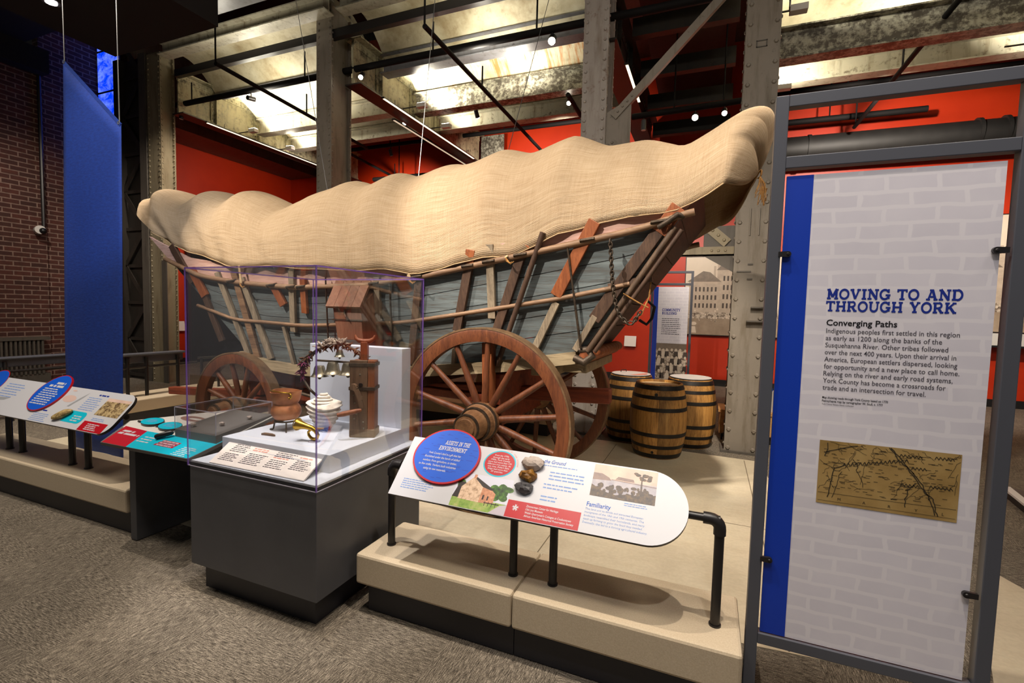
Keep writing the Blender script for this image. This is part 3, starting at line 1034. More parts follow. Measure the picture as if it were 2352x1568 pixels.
# right column of the braced pair, with its scars and welded stubs
c1 = column(.43, 6.62, 8.4, 'grey riveted steel column beside the tall info panel, brown and stained at the foot', 'steel', .375, .3, .235, rv_r=.029)
st = MB()
for x0, x1, z, d in ((.46, .60, 1.83, .05), (.42, .62, 1.66, .06), (.28, .44, 2.27, .008), (.40, .46, 2.36, .01), (.40, .46, 2.18, .01)):
    st.box(x0, x1, 6.62-d, 6.62, z, z+.018)
    c1.part('welded_stub', st, 'steel_dark'); st = MB()
for x in (.40, .50):
    c1.part('weld_seam', MB().box(x-.006, x+.006, 6.605, 6.62, 2.72, 3.05), 'steel')
sm = MB()
fr = Frame((.36, 6.618, 4.95), (1, 0, 0), (0, 0, 1))
for a, b, c_, d in ((0, 0, .12, .012), (0, .07, .12, .082), (0, 0, .012, .08), (.108, 0, .12, .08)):
    sm.prism([(a, b), (c_, b), (c_, d), (a, d)], fr, 0, .006)
c1.part('welded_frame', sm, 'steel_dark')
bp = MB().box(.2, .66, 6.58, 6.95, 0, .03)
c1.part('base_plate', bp, 'steel_dark')
c2 = column(-1.6, 6.62, 8.4, 'grey steel column with orange rust spots behind the middle of the wagon cover', 'steel_rusty', .34, .42, .13)
c2.part('base_plate', MB().box(-1.85, -1.35, 6.58, 7.06, 0, .03), 'steel_dark')
column(-6.34, 6.62, 6.9, 'grey steel column rising behind the front part of the wagon cover', 'steel', .33, .5, .11)
c3 = column(-10.9, 6.62, 6.85, 'tan riveted steel column at far left between lattice post and red wall', 'steel_tan', .42, .3, .11)
c3.part('cover_plate', MB().box(-10.72, -10.56, 6.6, 6.616, 0, 2.6), 'steel_dark')
# gusset plates, strut and diagonals of the braced pair
t = Thing('diagonal_brace', 'long grey steel angle brace slanting up between the two braced columns', 'brace', (-.66, 6.66, 4.3))
bb = MB()
bb.bar((-1.33, 6.63, 4.36), (.2, 6.63, 5.89), .10, .012)
bb.bar((-1.30, 6.66, 4.33), (.23, 6.66, 5.86), .014, .07)
rv = bb
for k in range(4):
    rv.dome((-1.27+.06*k, 6.622, 4.42+.06*k), (0, -1, 0), .018)
t.part('angle_bar', rv, 'steel')
t = Thing('gusset_plate', 'flat grey gusset plate with bolts on the rust-spotted column', 'plate', (-1.3, 6.66, 3.9))
t.part('plate', MB().prism([(-1.44, 3.7), (-1.1, 3.7), (-1.1, 4.5), (-1.28, 4.5), (-1.44, 4.42)], Frame((0, 6.66, 0), (1, 0, 0), (0, 0, 1)), 0, .015), 'steel')
bb = MB().bar((-1.36, 6.63, 4.05), (-1.12, 6.63, 3.84), .09, .012)
rv = bb
for k in range(3):
    rv.dome((-1.33+.075*k, 6.62, 4.02-.065*k), (0, -1, 0), .02)
t.part('angle_stub', rv, 'steel')
t = Thing('strut', 'horizontal grey steel strut meeting the right column above the photo mural', 'beam', (-.6, 6.7, 2.5))
rv = MB().box(-1.42, .24, 6.66, 6.68, 2.49, 2.60).box(-1.42, .24, 6.66, 6.76, 2.49, 2.505)
for x in (-1.2, -.9, -.35, -.02, .06, .14):
    rv.dome((x, 6.66, 2.55), (0, -1, 0), .02)
t.part('angle_bar', rv, 'steel_tan')
t = Thing('gusset_plate', 'trapezoid gusset plates bolted to the right column at the strut', 'plate', (.12, 6.68, 2.3))
fr = Frame((0, 6.69, 0), (1, 0, 0), (0, 0, 1))
t.part('upper_plate', MB().prism([(-.12, 2.59), (.24, 2.59), (.24, 2.86), (-.02, 2.86), (-.12, 2.78)], fr, 0, .015), 'steel_dark')
t.part('lower_plate', MB().prism([(-.12, 2.49), (.24, 2.28), (.24, 2.50)], fr, 0, .015), 'steel_dark')
bb = MB().bar((.16, 6.66, 2.64), (-.75, 6.66, 3.45), .12, .012)
rv = bb
for k in range(3):
    rv.dome((.12-.07*k, 6.65, 2.68+.062*k), (0, -1, 0), .022)
t.part('angle_bar', rv, 'steel_tan')

# laced post left of the tan column
t = Thing('lattice_post', 'dark grey laced steel post with diagonal lattice left of the tan column', 'column', (-12.0, 6.75, 0))
t.part('channel', MB().box(-12.22, -12.02, 6.6, 6.95, 0, 6.9), 'steel_shade')
t.part('channel', MB().box(-11.36, -11.14, 6.6, 6.95, 0, 6.9), 'steel_dark')
lc = MB()
z = .1
k = 0
while z < 6.6:
    a, b = (-12.05, -11.33) if k % 2 else (-11.33, -12.05)
    lc.bar((a, 6.66, z), (b, 6.66, z+.8), .10, .02)
    lc.bar((-12.05, 6.68, z), (-11.33, 6.68, z), .07, .02)
    z += .8; k += 1
t.part('lacing_bar', lc, 'steel_shade')
t.part('back_plate', MB().box(-12.05, -11.33, 6.72, 6.75, 0, 6.9), 'steel_shade')

# ---------------------------------------------------------------- rails, pipes, lamps overhead
def pipe(a, b, r, label, hangers=(), name='ceiling_pipe', m='black_pipe'):
    t = Thing(name, label, 'pipe', a)
    t.part('tube', MB().rod(a, b, r, 10), m, smooth=40)
    A, B = V3(a), V3(b)
    for f, up in hangers:
        p = A.lerp(B, f)
        t.part('hanger', MB().rod(p, p+V3((0, 0, up)), .014, 6), m)
    return t
pipe((-11.0, 7.0, 5.93), (1.0, 7.0, 5.87), .055, 'black lighting rail just behind the column row, nearest of the overhead rails', ((.06, .4), (.32, .5), (.55, .5), (.7, .5)), 'lighting_rail')
pipe((-6.5, 9.0, 5.9), (-2.45, 9.0, 5.86), .055, 'black lighting rail above the middle of the wagon, ending in an open elbow', ((.3, .3), (.97, .3)), 'lighting_rail')
pipe((-9.9, 11.0, 6.12), (-1.5, 11.0, 6.1), .05, 'black lighting rail close to the red wall with a hanging rod', ((.2, .4), (.6, .4)), 'lighting_rail')
pipe((-9.4, 11.8, 5.5), (-6.4, 11.8, 5.48), .06, 'short black rail in front of the red wall above the wagon front', ((.3, 2.7),), 'lighting_rail')
pipe((.4, 8.6, 5.14), (-1.4, 8.6, 5.10), .05, 'black lighting rail between the two braced columns with two bright lamps', ((.2, 1.6), (.62, 1.6)), 'lighting_rail')
pipe((1.3, 12.0, 5.9), (3.75, 12.0, 5.88), .06, 'short black lighting rail on the red wall seen through the panel frame', ((.33, 2.3),), 'lighting_rail')
pipe((.6, 11.4, 6.3), (9.0, 11.4, 6.25), .05, 'black rail along the top of the red wall at far right', ((.2, .3),), 'lighting_rail')
pipe((-3.72, 5.7, 5.5), (-3.85, 11.0, 5.5), .035, 'thin black sprinkler pipe slanting back over the middle of the wagon', ((.0, 1.1), (.35, .35)), 'sprinkler_pipe')
pipe((-7.5, 5.5, 5.55), (-7.85, 9.6, 5.55), .035, 'thin black sprinkler pipe slanting back over the wagon front', ((.0, 1.0), (.5, .4)), 'sprinkler_pipe')
pipe((-8.6, 9.4, 5.6), (-8.9, 12.4, 5.6), .035, 'thin black sprinkler pipe near the red wall behind the left rail', ((.9, .4),), 'sprinkler_pipe')
pipe((2.5, 7.0, 5.45), (2.45, 11.5, 5.5), .035, 'black sprinkler pipe slanting down above the tall info panel', ((.1, 1.2), (.45, .8), (.98, 2.7)), 'sprinkler_pipe')
pipe((-2.5, 8.4, 5.55), (-2.55, 12.2, 5.55), .04, 'black sprinkler pipe behind the cover near the rust-spotted column', ((.45, .6), (.55, -1.2)), 'sprinkler_pipe')
# ducts along the red wall
t = Thing('air_duct', 'large round black duct along the red wall seen through the panel frame', 'duct', (4, 12.1, 4.9))
t.part('tube', MB().rod((.9, 12.15, 5.36), (9.5, 12.15, 5.30), .27, 28), 'duct', smooth=40)
for x in (1.75, 4.55, 4.95):
    t.part('joint_ring', MB().rod((x, 12.15, 5.355), (x+.06, 12.15, 5.354), .29, 28), 'duct', smooth=40)
t = Thing('air_duct', 'round black duct along the red wall just above the wagon cover', 'duct', (-4, 12.1, 4.9))
t.part('tube', MB().tube([(-12.3, 11.9, 4.75), (-12.2, 11.9, 4.75), (-1.0, 12.1, 4.95)], [.2, .27, .27], 28), 'duct', smooth=40)
t.part('joint_ring', MB().rod((-7.0, 12.0, 4.92), (-6.94, 12.0, 4.92), .29, 28), 'duct', smooth=40)

def lamp(p, target, label, lit=True, r=.045, ln=.16, group=None):
    """cylindrical track head hanging on a stem, aimed at a target"""
    p = V3(p)
    d = (V3(target)-p).normalized()
    t = Thing('track_lamp', label, 'lamp', p)
    t.part('stem', MB().rod(p+V3((0, 0, .02)), p+V3((0, 0, .16)), .012, 6), 'black_steel')
    t.part('housing', MB().rod(p-d*ln*.5, p+d*ln*.5, r, 14), 'black_steel', smooth=40)
    t.part('lens', MB().rod(p+d*ln*.5, p+d*(ln*.5+.006), r*.85, 14), 'lamp_glow' if lit else 'off_white')
    return t
camp = (0, 0, 1.72)
lamp((-2.35, 7.0, 5.74), (-1.5, 3, 2), 'bright track lamp on the nearest rail, close to the rust-spotted column', r=.06)
lamp((-5.85, 7.0, 5.77), (-3.5, 2, 1), 'bright track lamp on the nearest rail beside the middle girder')
lamp((-6.35, 9.0, 5.74), (-3.5, 3, 2), 'left of two small lit lamps where the middle rail meets the girder')
lamp((-6.12, 9.0, 5.74), (-3.0, 3, 2), 'right of two small lit lamps where the middle rail meets the girder', lit=True)
lamp((-4.6, 9.0, 5.72), (-4.6, 11, 3.5), 'small lamp aimed back under the middle of the second rail')
lamp((-2.65, 9.0, 5.7), (-2.0, 5, 1), 'small lit lamp at the right end of the second rail')
lamp((-.38, 8.6, 4.98), (-.2, 3.0, 1.6), 'brighter star-like lamp between the two braced columns', r=.055)
lamp((.06, 8.6, 5.0), (.1, 4.0, 1.6), 'smaller bright lamp beside the right column')
lamp((-1.2, 8.6, 4.94), (-1.2, 8.7, 3.0), 'unlit black lamp head hanging beside the bright lamps', lit=False)
lamp((-8.55, 7.0, 5.76), (-8.5, 8.4, 6.0), 'black lamp head on the nearest rail in the left bay')
lamp((-8.2, 11.0, 5.92), (-8.2, 12.5, 3.0), 'unlit grey lamp head in front of the red wall above the wagon front', lit=False)
lamp((-10.6, 7.0, 5.7), (-11.5, 6.5, 1.0), 'small lamp head beside the tan column with a pale lens', lit=False)

def uplight(x, y, z, label, watts):
    t = Thing('uplight', label, 'lamp', (x, y, z))
    t.part('housing', MB().cbox((x, y, z), (.2, .12, .08)), 'off_white', bev=.005)
    t.part('bracket', MB().rod((x-.1, y, z), (x-.54, y, z), .012, 6), 'black_steel')
    if x > -1 or y < 7:
        t.part('drop_rod', MB().rod((x-.1, y, z), (x-.1, y, z+.7), .012, 6), 'black_steel')
    t.part('lens', MB().cbox((x, y, z+.043), (.17, .09, .006)), 'lamp_glow')
    d = bpy.data.lights.new('uplight_beam', 'SPOT')
    d.energy, d.color, d.spot_size, d.spot_blend, d.shadow_soft_size = watts, (1, .93, .74), math.radians(150), .5, .08
    o = bpy.data.objects.new('uplight_beam', d); COL.objects.link(o)
    o.location = (x, y, z+.06)
    o.rotation_euler = V3((.55, .25, 1)).to_track_quat('-Z', 'Y').to_euler()
    o.parent = None
    return t
uplight(-9.95, 8.2, 5.72, 'small uplight on the far left girder below the vault', 330)
uplight(-5.45, 8.3, 5.72, 'small uplight on the middle girder below the rust-streaked vault', 420)
uplight(-5.45, 9.25, 5.66, 'small added uplight at the back of the middle girder', 110)  # added to drown the red bounce on the back joists
uplight(-9.95, 9.25, 5.66, 'small added uplight at the back of the far left girder', 130)  # also added against the wall's red bounce
uplight(.85, 7.15, 5.6, 'small uplight beside the right column below the bright vault', 300)
uplight(.95, 9.2, 5.5, 'small added uplight at the back right of the right column', 160)  # third added uplight, outshines red bounce in the right bay
uplight(4.0, 8.6, 5.4, 'small uplight high in the far right bay', 300)
def bay_fill(x, y, z, watts):  # unseen upward fill, added to brighten the dark vaults evenly
    d = bpy.data.lights.new('bay_fill', 'SPOT')
    d.energy, d.color, d.spot_size, d.spot_blend, d.shadow_soft_size = watts, (1, .93, .76), math.radians(165), .4, .15
    o = bpy.data.objects.new('bay_fill', d); COL.objects.link(o)
    o.location = (x, y, z); o.rotation_euler = (PI, 0, 0)
for x, y, w_ in ((-8.3, 7.1, 60), (-3.6, 7.1, 70), (-8.3, 8.2, 60), (-3.4, 8.2, 80), (3.0, 7.1, 110), (2.6, 8.4, 90), (6.0, 7.6, 110), (-7.9, 5.8, 40), (-3.2, 5.8, 50)):
    bay_fill(x, y, 5.75, w_)

def strip(x, y0, y1, z, label, m='strip_glow'):
    t = Thing('strip_light', label, 'lamp', (x, (y0+y1)/2, z))
    t.part('channel', MB().box(x-.03, x+.03, y0, y1, z, z+.03), 'black_steel')
    t.part('diffuser', MB().box(x-.01, x+.032, y0+.02, y1-.02, z-.006, z), m)
    for f in (.1, .9):
        t.part('hanger', MB().rod((x, y0+(y1-y0)*f, z+.03), (x, y0+(y1-y0)*f, z+.12), .006, 5), 'black_steel')
    return t
strip(-10.28, 7.3, 11.6, 5.62, 'thin lit strip along the foot of the far left girder')
strip(-5.78, 7.5, 11.2, 5.58, 'thin lit strip along the right foot of the middle girder')
strip(-6.14, 8.3, 11.5, 5.53, 'dim lit strip along the left foot of the middle girder', 'strip_dim')
strip(-1.36, 7.6, 9.0, 5.5, 'thin lit strip on the dark girder behind the rust-spotted column')
strip(5.6, 10.3, 11.7, 5.46, 'thin lit strip on the girder at far right')
# thin suspension cables
def cable(a, b, label):
    solo('suspension_cable', label, 'cable', MB().rod(a, b, .004, 5), 'cable')
cable((-3.0, 4.5, 3.0), (-2.78, 4.7, 6.72), 'thin steel cable rising from the middle of the wagon cover, left one')
cable((-2.05, 4.6, 3.1), (-2.05, 7.4, 8.4), 'thin steel cable rising from the wagon cover near the rust-spotted column')
cable((-4.3, 4.6, 2.9), (-5.3, 4.8, 6.72), 'thin steel cable slanting up left of the grey column')
# junction boxes on the back beams
solo('junction_box', 'small grey electrical box on the red wall at the girder end', 'box', MB().box(-10.4, -10.0, 12.7, 12.85, 4.9, 5.4), 'off_white', bev=.01)

# ---------------------------------------------------------------- the wagon
def itp(x, tab):
    if x <= tab[0][0]:
        (a, b), (c, d) = tab[0], tab[1]
        return b+(d-b)*(x-a)/(c-a)
    for (a, b), (c, d) in zip(tab, tab[1:]):
        if x <= c:
            return b+(d-b)*(x-a)/(c-a)
    (a, b), (c, d) = tab[-2], tab[-1]
    return b+(d-b)*(x-a)/(c-a)
ZB = [(-4.75, 1.19), (-4.48, 1.126), (-3.92, 1.09), (-3.2, 1.115), (-2.44, 1.19), (-1.66, 1.285), (-.95, 1.41), (-.8, 1.445)]
ZT = [(-5.8, 2.24), (-5.72, 2.2), (-5.21, 2.015), (-4.6, 1.944), (-3.86, 1.90), (-2.95, 1.926), (-2.33, 2.005), (-1.82, 2.094), (-1.43, 2.16), (-.96, 2.244), (-.54, 2.318), (-.29, 2.386), (-.1, 2.44)]
ZM = [(-5.38, 1.70), (-4.8, 1.55), (-3.81, 1.517), (-2.6, 1.59), (-2.27, 1.64), (-1.64, 1.74), (-1.14, 1.82), (-.725, 1.904), (-.5, 1.96)]
YC = 4.35
def side_y(z, off, far):
    y = 3.82-.17*(z-1.1)/.95-off
    return 2*YC-y if far else y
def SP(u, v, off=0.0, far=False):
    xb = -4.70+3.77*u; xt = -5.74+5.52*u
    x = xb+(xt-xb)*v
    z = itp(xb, ZB)+(itp(xt, ZT)-itp(xb, ZB))*v
    return V3((x, side_y(z, off, far), z))
M['rail_dark'] = wood('dark_pole_wood', (52, 38, 28), (88, 68, 52), (112, 90, 70), 'z', 3, .1, .6)
wag = Thing('covered_wagon', 'long covered freight wagon with pale hemp cover, faded blue boards and oxblood wheels', 'wagon', (-3.0, YC, 0))
# side boards
NP = 5
for far in (False, True):
    mb = MB()
    for k in range(NP):
        mb.rv = [.45, .8, .6, .95, .7][k]
        v0, v1 = k/NP+.003, (k+1)/NP-.004
        fr_, bk = [], []
        for i in range(41):
            u = i/40
            fr_.append([SP(u, v0, 0, far), SP(u, v1, 0, far)])
            bk.append([SP(u, v0, -.028, far), SP(u, v1, -.028, far)])
        if far:
            fr_, bk = bk, fr_
        mb.grid([[b, a] for a, b in fr_]); mb.grid(bk)
        mb.grid([[a[1], b[1]] for a, b in zip(fr_, bk)]); mb.grid([[b[0], a[0]] for a, b in zip(fr_, bk)])
        for e in (0, 40):
            mb.face(mb.verts([fr_[e][0], fr_[e][1], bk[e][1], bk[e][0]]))
    wag.part('side_board', mb, 'blue_wood', label=('faded blue side boards facing away' if far else 'faded blue side boards facing the visitors'))
    mb = MB()
    a_, b_ = [], []
    for i in range(41):
        u = i/40
        a_.append([SP(u, 1.0, .01, far), SP(u, 1.25-.12*u, .01, far)])
        b_.append([SP(u, 1.0, -.018, far), SP(u, 1.25-.12*u, -.018, far)])
    mb.grid([[q, p] for p, q in a_]); mb.grid(b_)
    mb.grid([[a[1], b[1]] for a, b in zip(a_, b_)]); mb.grid([[b[0], a[0]] for a, b in zip(a_, b_)])
    wag.part('top_board', mb, 'pink_wood', label='faded pink upper board')
    # rails
    pts = [V3((x, side_y(z, .045, far), z)) for x, z in [(xx, itp(xx, ZT)) for xx in [-5.74+.16*i for i in range(35)]]]
    end = pts[-1]
    pts += [end+V3((.1, 0, .03)), end+V3((.17, 0, .045))]
    wag.part('top_rail', MB().tube(pts, .026, 8), 'rail_wood', smooth=50)
    pts = [V3((x, side_y(z, .035, far), z)) for x, z in [(xx, itp(xx, ZM)) for xx in [-5.36+.16*i for i in range(31)]]]
    wag.part('middle_rail', MB().tube(pts, .019, 8), 'rail_wood', smooth=50)
    # bottom sill, a squared log following the sag
    pts = [V3((x, side_y(1.1, .03, far), itp(x, ZB)-.045)) for x in [-4.78+.2*i for i in range(20)]]
    mb = MB()
    rows = []
    for p in pts:
        rows.append([p+V3((0, d, e)) for d, e in ((-.05, -.05), (.05, -.05), (.05, .05), (-.05, .05), (-.05, -.05))])
    mb.grid(rows)
    mb.face(mb.verts(rows[0][:4])); mb.face(mb.verts(list(reversed(rows[-1][:4]))))
    wag.part('sill', mb, 'sill_wood')
# bed floor and end boards
mb = MB()
for k in range(6):
    mb.vary()
    y0 = 3.84+k*.17
    rows = [[V3((x, y0, itp(x, ZB)-.02)), V3((x, y0+.165, itp(x, ZB)-.02))] for x in [-4.7+.19*i for i in range(21)]]
    mb.grid(rows); mb.grid([[q+V3((0, 0, .03)), p+V3((0, 0, .03))] for p, q in rows])
wag.part('bed_floor', mb, 'dark_wood_x')
def endboard(u, m, name, off, n=5):
    mb = MB()
    for k in range(n):
        mb.vary()
        v0, v1 = k/5+.004, (k+1)/5-.004
        pts = [SP(u, v0, -.03), SP(u, v0, -.03, True), SP(u, v1, -.03, True), SP(u, v1, -.03)]
        d = V3((off, 0, 0))
        mb.hexa([pts[0], pts[1], pts[1]+d, pts[0]+d, pts[3], pts[2], pts[2]+d, pts[3]+d])
    return wag.part(name, mb, m)
endboard(1.0, 'dark_wood_x', 'tail_gate', -.03, 6)
endboard(0.0, 'dark_wood_x', 'front_gate', .03)
# uprights along the visitors' side (x, z at top, x, z at foot, width, material, round)
STD = [
    ((-2.372, 2.10), (-2.39, 2.0), .085, 'orange_wood', 0), ((-2.39, 2.0), (-2.564, 1.2), .075, 'dark_wood', 0),
    ((-1.86, 2.22), (-1.882, 2.11), .085, 'orange_wood', 0), ((-1.885, 2.12), (-2.051, 1.53), .08, 'dark_wood', 0), ((-2.06, 1.54), (-2.112, 1.2), .04, 'grey_wood', 0),
    ((-1.69, 2.26), (-1.702, 1.654), .068, 'grey_wood', 0),
    ((-1.375, 2.25), (-1.405, 2.18), .088, 'orange_wood', 0), ((-1.40, 2.21), (-1.80, 1.22), .078, 'dark_wood', 0),
    ((-1.22, 2.33), (-1.665, 1.25), .045, 'dark_wood', 1),
    ((-.82, 2.40), (-1.133, 1.85), .095, 'orange_wood', 0),
    ((-1.13, 1.80), (-1.335, 1.40), .06, 'grey_wood', 0),
    ((-1.03, 2.24), (-.98, 1.848), .016, 'iron', 1), ((-.98, 1.848), (-.93, 1.44), .02, 'iron', 1),
    ((-.235, 2.47), (-.36, 2.30), .105, 'orange_wood', 0), ((-.33, 2.36), (-.644, 1.93), .088, 'dark_wood', 0), ((-.64, 1.94), (-.83, 1.67), .095, 'dark_wood', 0), ((-.82, 1.70), (-.985, 1.42), .05, 'grey_wood', 0),
    ((-.25, 2.33), (-.875, 1.42), .046, 'rail_dark', 1), ((-.205, 2.31), (-.82, 1.42), .036, 'dark_wood', 1),
    ((-5.36, 2.10), (-5.208, 1.80), .10, 'orange_wood', 0), ((-5.25, 1.88), (-5.08, 1.30), .075, 'dark_wood', 0),
    ((-4.96, 2.06), (-4.69, 1.17), .07, 'grey_wood', 0),
    ((-4.70, 2.06), (-4.55, 1.12), .085, 'rail_wood', 0), ((-4.60, 2.0), (-4.36, 1.14), .075, 'grey_wood', 0),
    ((-4.157, 1.93), (-4.05, 1.72), .085, 'orange_wood', 0), ((-3.885, 2.07), (-3.975, 1.45), .07, 'grey_wood', 0),
    ((-3.74, 1.99), (-3.776, 1.645), .07, 'orange_wood', 0), ((-3.43, 2.0), (-3.5, 1.38), .016, 'iron', 1),
    ((-2.85, 2.0), (-2.92, 1.22), .065, 'grey_wood', 0), ((-2.69, 1.97), (-2.74, 1.3), .018, 'iron', 1),
    ((-4.10, 1.5), (-4.04, 1.1), .04, 'grey_wood', 0),
    ((-5.62, 2.36), (-5.38, 1.95), .08, 'dark_wood', 0),
]
for (xa, za), (xb, zb), w, m, rnd in STD:
    o1 = .055 if rnd else .022
    if m == 'orange_wood':
        o1 = .03
    a = (xa, side_y(za, o1, False), za); b = (xb, side_y(zb, o1, False), zb)
    if rnd:
        wag.part('iron_stay' if m == 'iron' else 'stay_pole', MB().rod(a, b, w/2, 9), m, smooth=50)
    else:
        wag.part('side_upright', MB().bar(a, b, w, .035, (0, 1, 0)), m, bev=.004)
for i in range(8):
    x0 = -5.2+i*.58
    zt_, zb_ = itp(x0, ZT), itp(x0*.78-.2, ZB)
    wag.part('side_upright', MB().bar((x0, side_y(zt_, .022, True), zt_), (x0*.78-.25, side_y(zb_, .022, True), zb_), .07, .035), 'grey_wood')
# iron staples where uprights cross the rail
for x in (-2.39, -1.885, -1.69, -1.41, -.87, -.36, -3.885, -3.75, -4.15, -4.72, -2.86):
    z = itp(x, ZT)
    y = side_y(z, .075, False)
    wag.part('rail_staple', MB().tube([(x-.055, y+.03, z-.02), (x-.05, y, z), (x+.05, y, z+.01), (x+.055, y+.03, z+.02)], .011, 6), 'iron')
# rear crossbar with rounded notches and rear poles
mb = MB()
mb.rod((-.9, 3.72, 1.37), (-.9, 4.98, 1.37), .05, 10)
for k in range(9):
    y = 3.86+k*.125
    mb.ball((-.86, y, 1.40), .06, 10, 7, (1.1, .9, .8))
wag.part('notched_crossbar', mb, 'orange_wood', smooth=60)
wag.part('hook_iron', MB().tube([(-.98, 3.72, 1.36), (-.9, 3.70, 1.33), (-.84, 3.72, 1.38), (-.88, 3.74, 1.43), (-.95, 3.74, 1.42)], .032, 8), 'iron', smooth=50)
mb = MB()
mb.tube([(-.36, side_y(2.3, .08, False), 2.33), (-.30, side_y(2.3, .11, False), 2.36), (-.24, side_y(2.3, .09, False), 2.41), (-.2, side_y(2.3, .06, False), 2.40)], .02, 8)
wag.part('hook_iron', mb, 'iron', smooth=50)
wag.part('tail_bar', MB().bar((-.72, 3.66, 1.92), (-.40, 3.64, 1.985), .05, .04), 'dark_wood')
# chain hanging from the top rail
cp = [V3(p) for p in ((-.69, 3.50, 2.25), (-.675, 3.49, 2.1), (-.66, 3.485, 1.95), (-.635, 3.485, 1.80), (-.60, 3.485, 1.71), (-.545, 3.485, 1.655), (-.50, 3.485, 1.66), (-.455, 3.49, 1.74))]
L = [(cp[i+1]-cp[i]).length for i in range(len(cp)-1)]
tot = sum(L)
def along(s):
    for i, l in enumerate(L):
        if s <= l or i == len(L)-1:
            return cp[i].lerp(cp[i+1], min(1, s/l)), (cp[i+1]-cp[i]).normalized()
        s -= l
mb = MB()
nl = 30
for k in range(nl):
    p, t = along(tot*(k+.5)/nl)
    a = V3((0, 1, 0)); x = t.cross(a).normalized()
    q = x if k % 2 else (x*.3+a).normalized()
    mb.tube([p+t*.021*math.cos(2*PI*j/10)+q*.0125*math.sin(2*PI*j/10) for j in range(10)], .0055, 6, closed=True)
wag.part('chain', mb, 'iron', smooth=60)
mb = MB()
mb.tube([(-.41, 3.64, 1.97), (-.42, 3.66, 1.85), (-.47, 3.66, 1.72), (-.48, 3.64, 1.71)], .006, 6)
mb.tube([(-.60, 3.6, 1.87), (-.48, 3.62, 1.80), (-.42, 3.64, 1.77)], .006, 6)
wag.part('rope', mb, 'rope', smooth=60)
mb = MB().tube([(-.47, 3.95, 1.835), (-.41, 3.97, 1.78), (-.43, 4.0, 1.69), (-.47, 4.0, 1.64), (-.53, 4.0, 1.675)], .012, 6)
wag.part('leather_strap', mb, 'black_rubber', smooth=60)
# toolbox with sloping lid
tb = MB()
b8 = [(-3.175, 3.49, 1.42), (-2.885, 3.49, 1.42), (-2.885, 3.70, 1.42), (-3.175, 3.70, 1.42), (-3.215, 3.47, 1.71), (-2.895, 3.47, 1.71), (-2.91, 3.66, 1.86), (-3.28, 3.66, 1.86)]
tb.hexa([V3(p) for p in b8])
tbx = wag.part('tool_box', tb, 'box_wood', bev=.004, label='small red-brown slant-lid tool box on the wagon side')
ld = MB()
for k in range(4):
    ld.vary()
    f0, f1 = k/4+.004, (k+1)/4-.004
    p = lambda f, t_: V3((-3.26+(-2.865+3.26)*f, 3.44, 1.705)).lerp(V3((-3.35+(-2.93+3.35)*f, 3.67, 1.955)), t_)
    n_ = V3((0, -.018, .016))
    q = [p(f0, 0), p(f1, 0), p(f1, 1), p(f0, 1)]
    ld.hexa(q+[a+n_ for a in q])
wag.part('box_lid', ld, 'box_wood', parent=tbx)
hs = MB().tube([(-3.07, 3.455, 1.72), (-3.07, 3.462, 1.66), (-3.05, 3.452, 1.63), (-3.03, 3.455, 1.60)], .008, 6)
hs.bar((-3.22, 3.475, 1.60), (-2.88, 3.475, 1.60), .016, .004)
wag.part('hasp', hs, 'iron', parent=tbx)

# running gear
g = MB()
g.box(-1.81, -1.66, 3.75, 4.95, .70, .88)
wag.part('rear_axle', g, 'red_beam', bev=.01)
g = MB().box(-1.82, -1.65, 3.78, 4.92, .90, 1.17)
wag.part('rear_bolster', g, 'red_beam', bev=.01)
wag.part('front_axle', MB().box(-4.71, -4.55, 3.75, 4.95, .52, .70), 'red_beam', bev=.01)
wag.part('front_bolster', MB().box(-4.72, -4.54, 3.80, 4.90, .72, 1.07), 'red_beam', bev=.01)
wag.part('reach_pole', MB().bar((-.80, 4.35, .97), (-4.75, 4.35, .80), .13, .13), 'red_beam', bev=.01)
for sy in (-1, 1):
    wag.part('rear_hound', MB().bar((-1.70, YC+sy*.42, .92), (-3.0, YC+sy*.08, .88), .10, .08, (0, 0, 1)), 'red_beam', bev=.008)
    wag.part('front_hound', MB().bar((-4.65, YC+sy*.35, .70), (-3.55, YC+sy*.30, .74), .10, .09, (0, 0, 1)), 'red_beam', bev=.008)
    wag.part('rear_stake', MB().bar((-1.735, YC+sy*.60, .85), (-1.735, YC+sy*.64, 1.45), .10, .08), 'orange_wood' if sy < 0 else 'dark_wood', bev=.008)
wag.part('sway_bar', MB().box(-3.62, -3.50, 3.72, 4.98, .74, .84), 'red_beam', bev=.01)
wag.part('brake_beam', MB().bar((-2.56, 3.58, 1.02), (-2.56, 5.1, 1.02), .09, .09, (0, 0, 1)), 'dark_wood', bev=.008)
wag.part('loop_iron', MB().tube([(-4.15, 3.70, .86), (-3.55, 3.66, .80), (-3.48, 3.66, .76), (-3.48, 3.66, .60)], .018, 8), 'iron', smooth=50)
wag.part('tongue', MB().bar((-4.7, 4.35, .62), (-6.9, 4.35, .50), .10, .10), 'red_beam', bev=.01)
for x in (-1.0, -1.28):
    wag.part('under_block', MB().box(x-.1, x+.1, 3.8, 4.9, itp(x, ZB)-.17, itp(x, ZB)-.09), 'sill_wood', bev=.008)

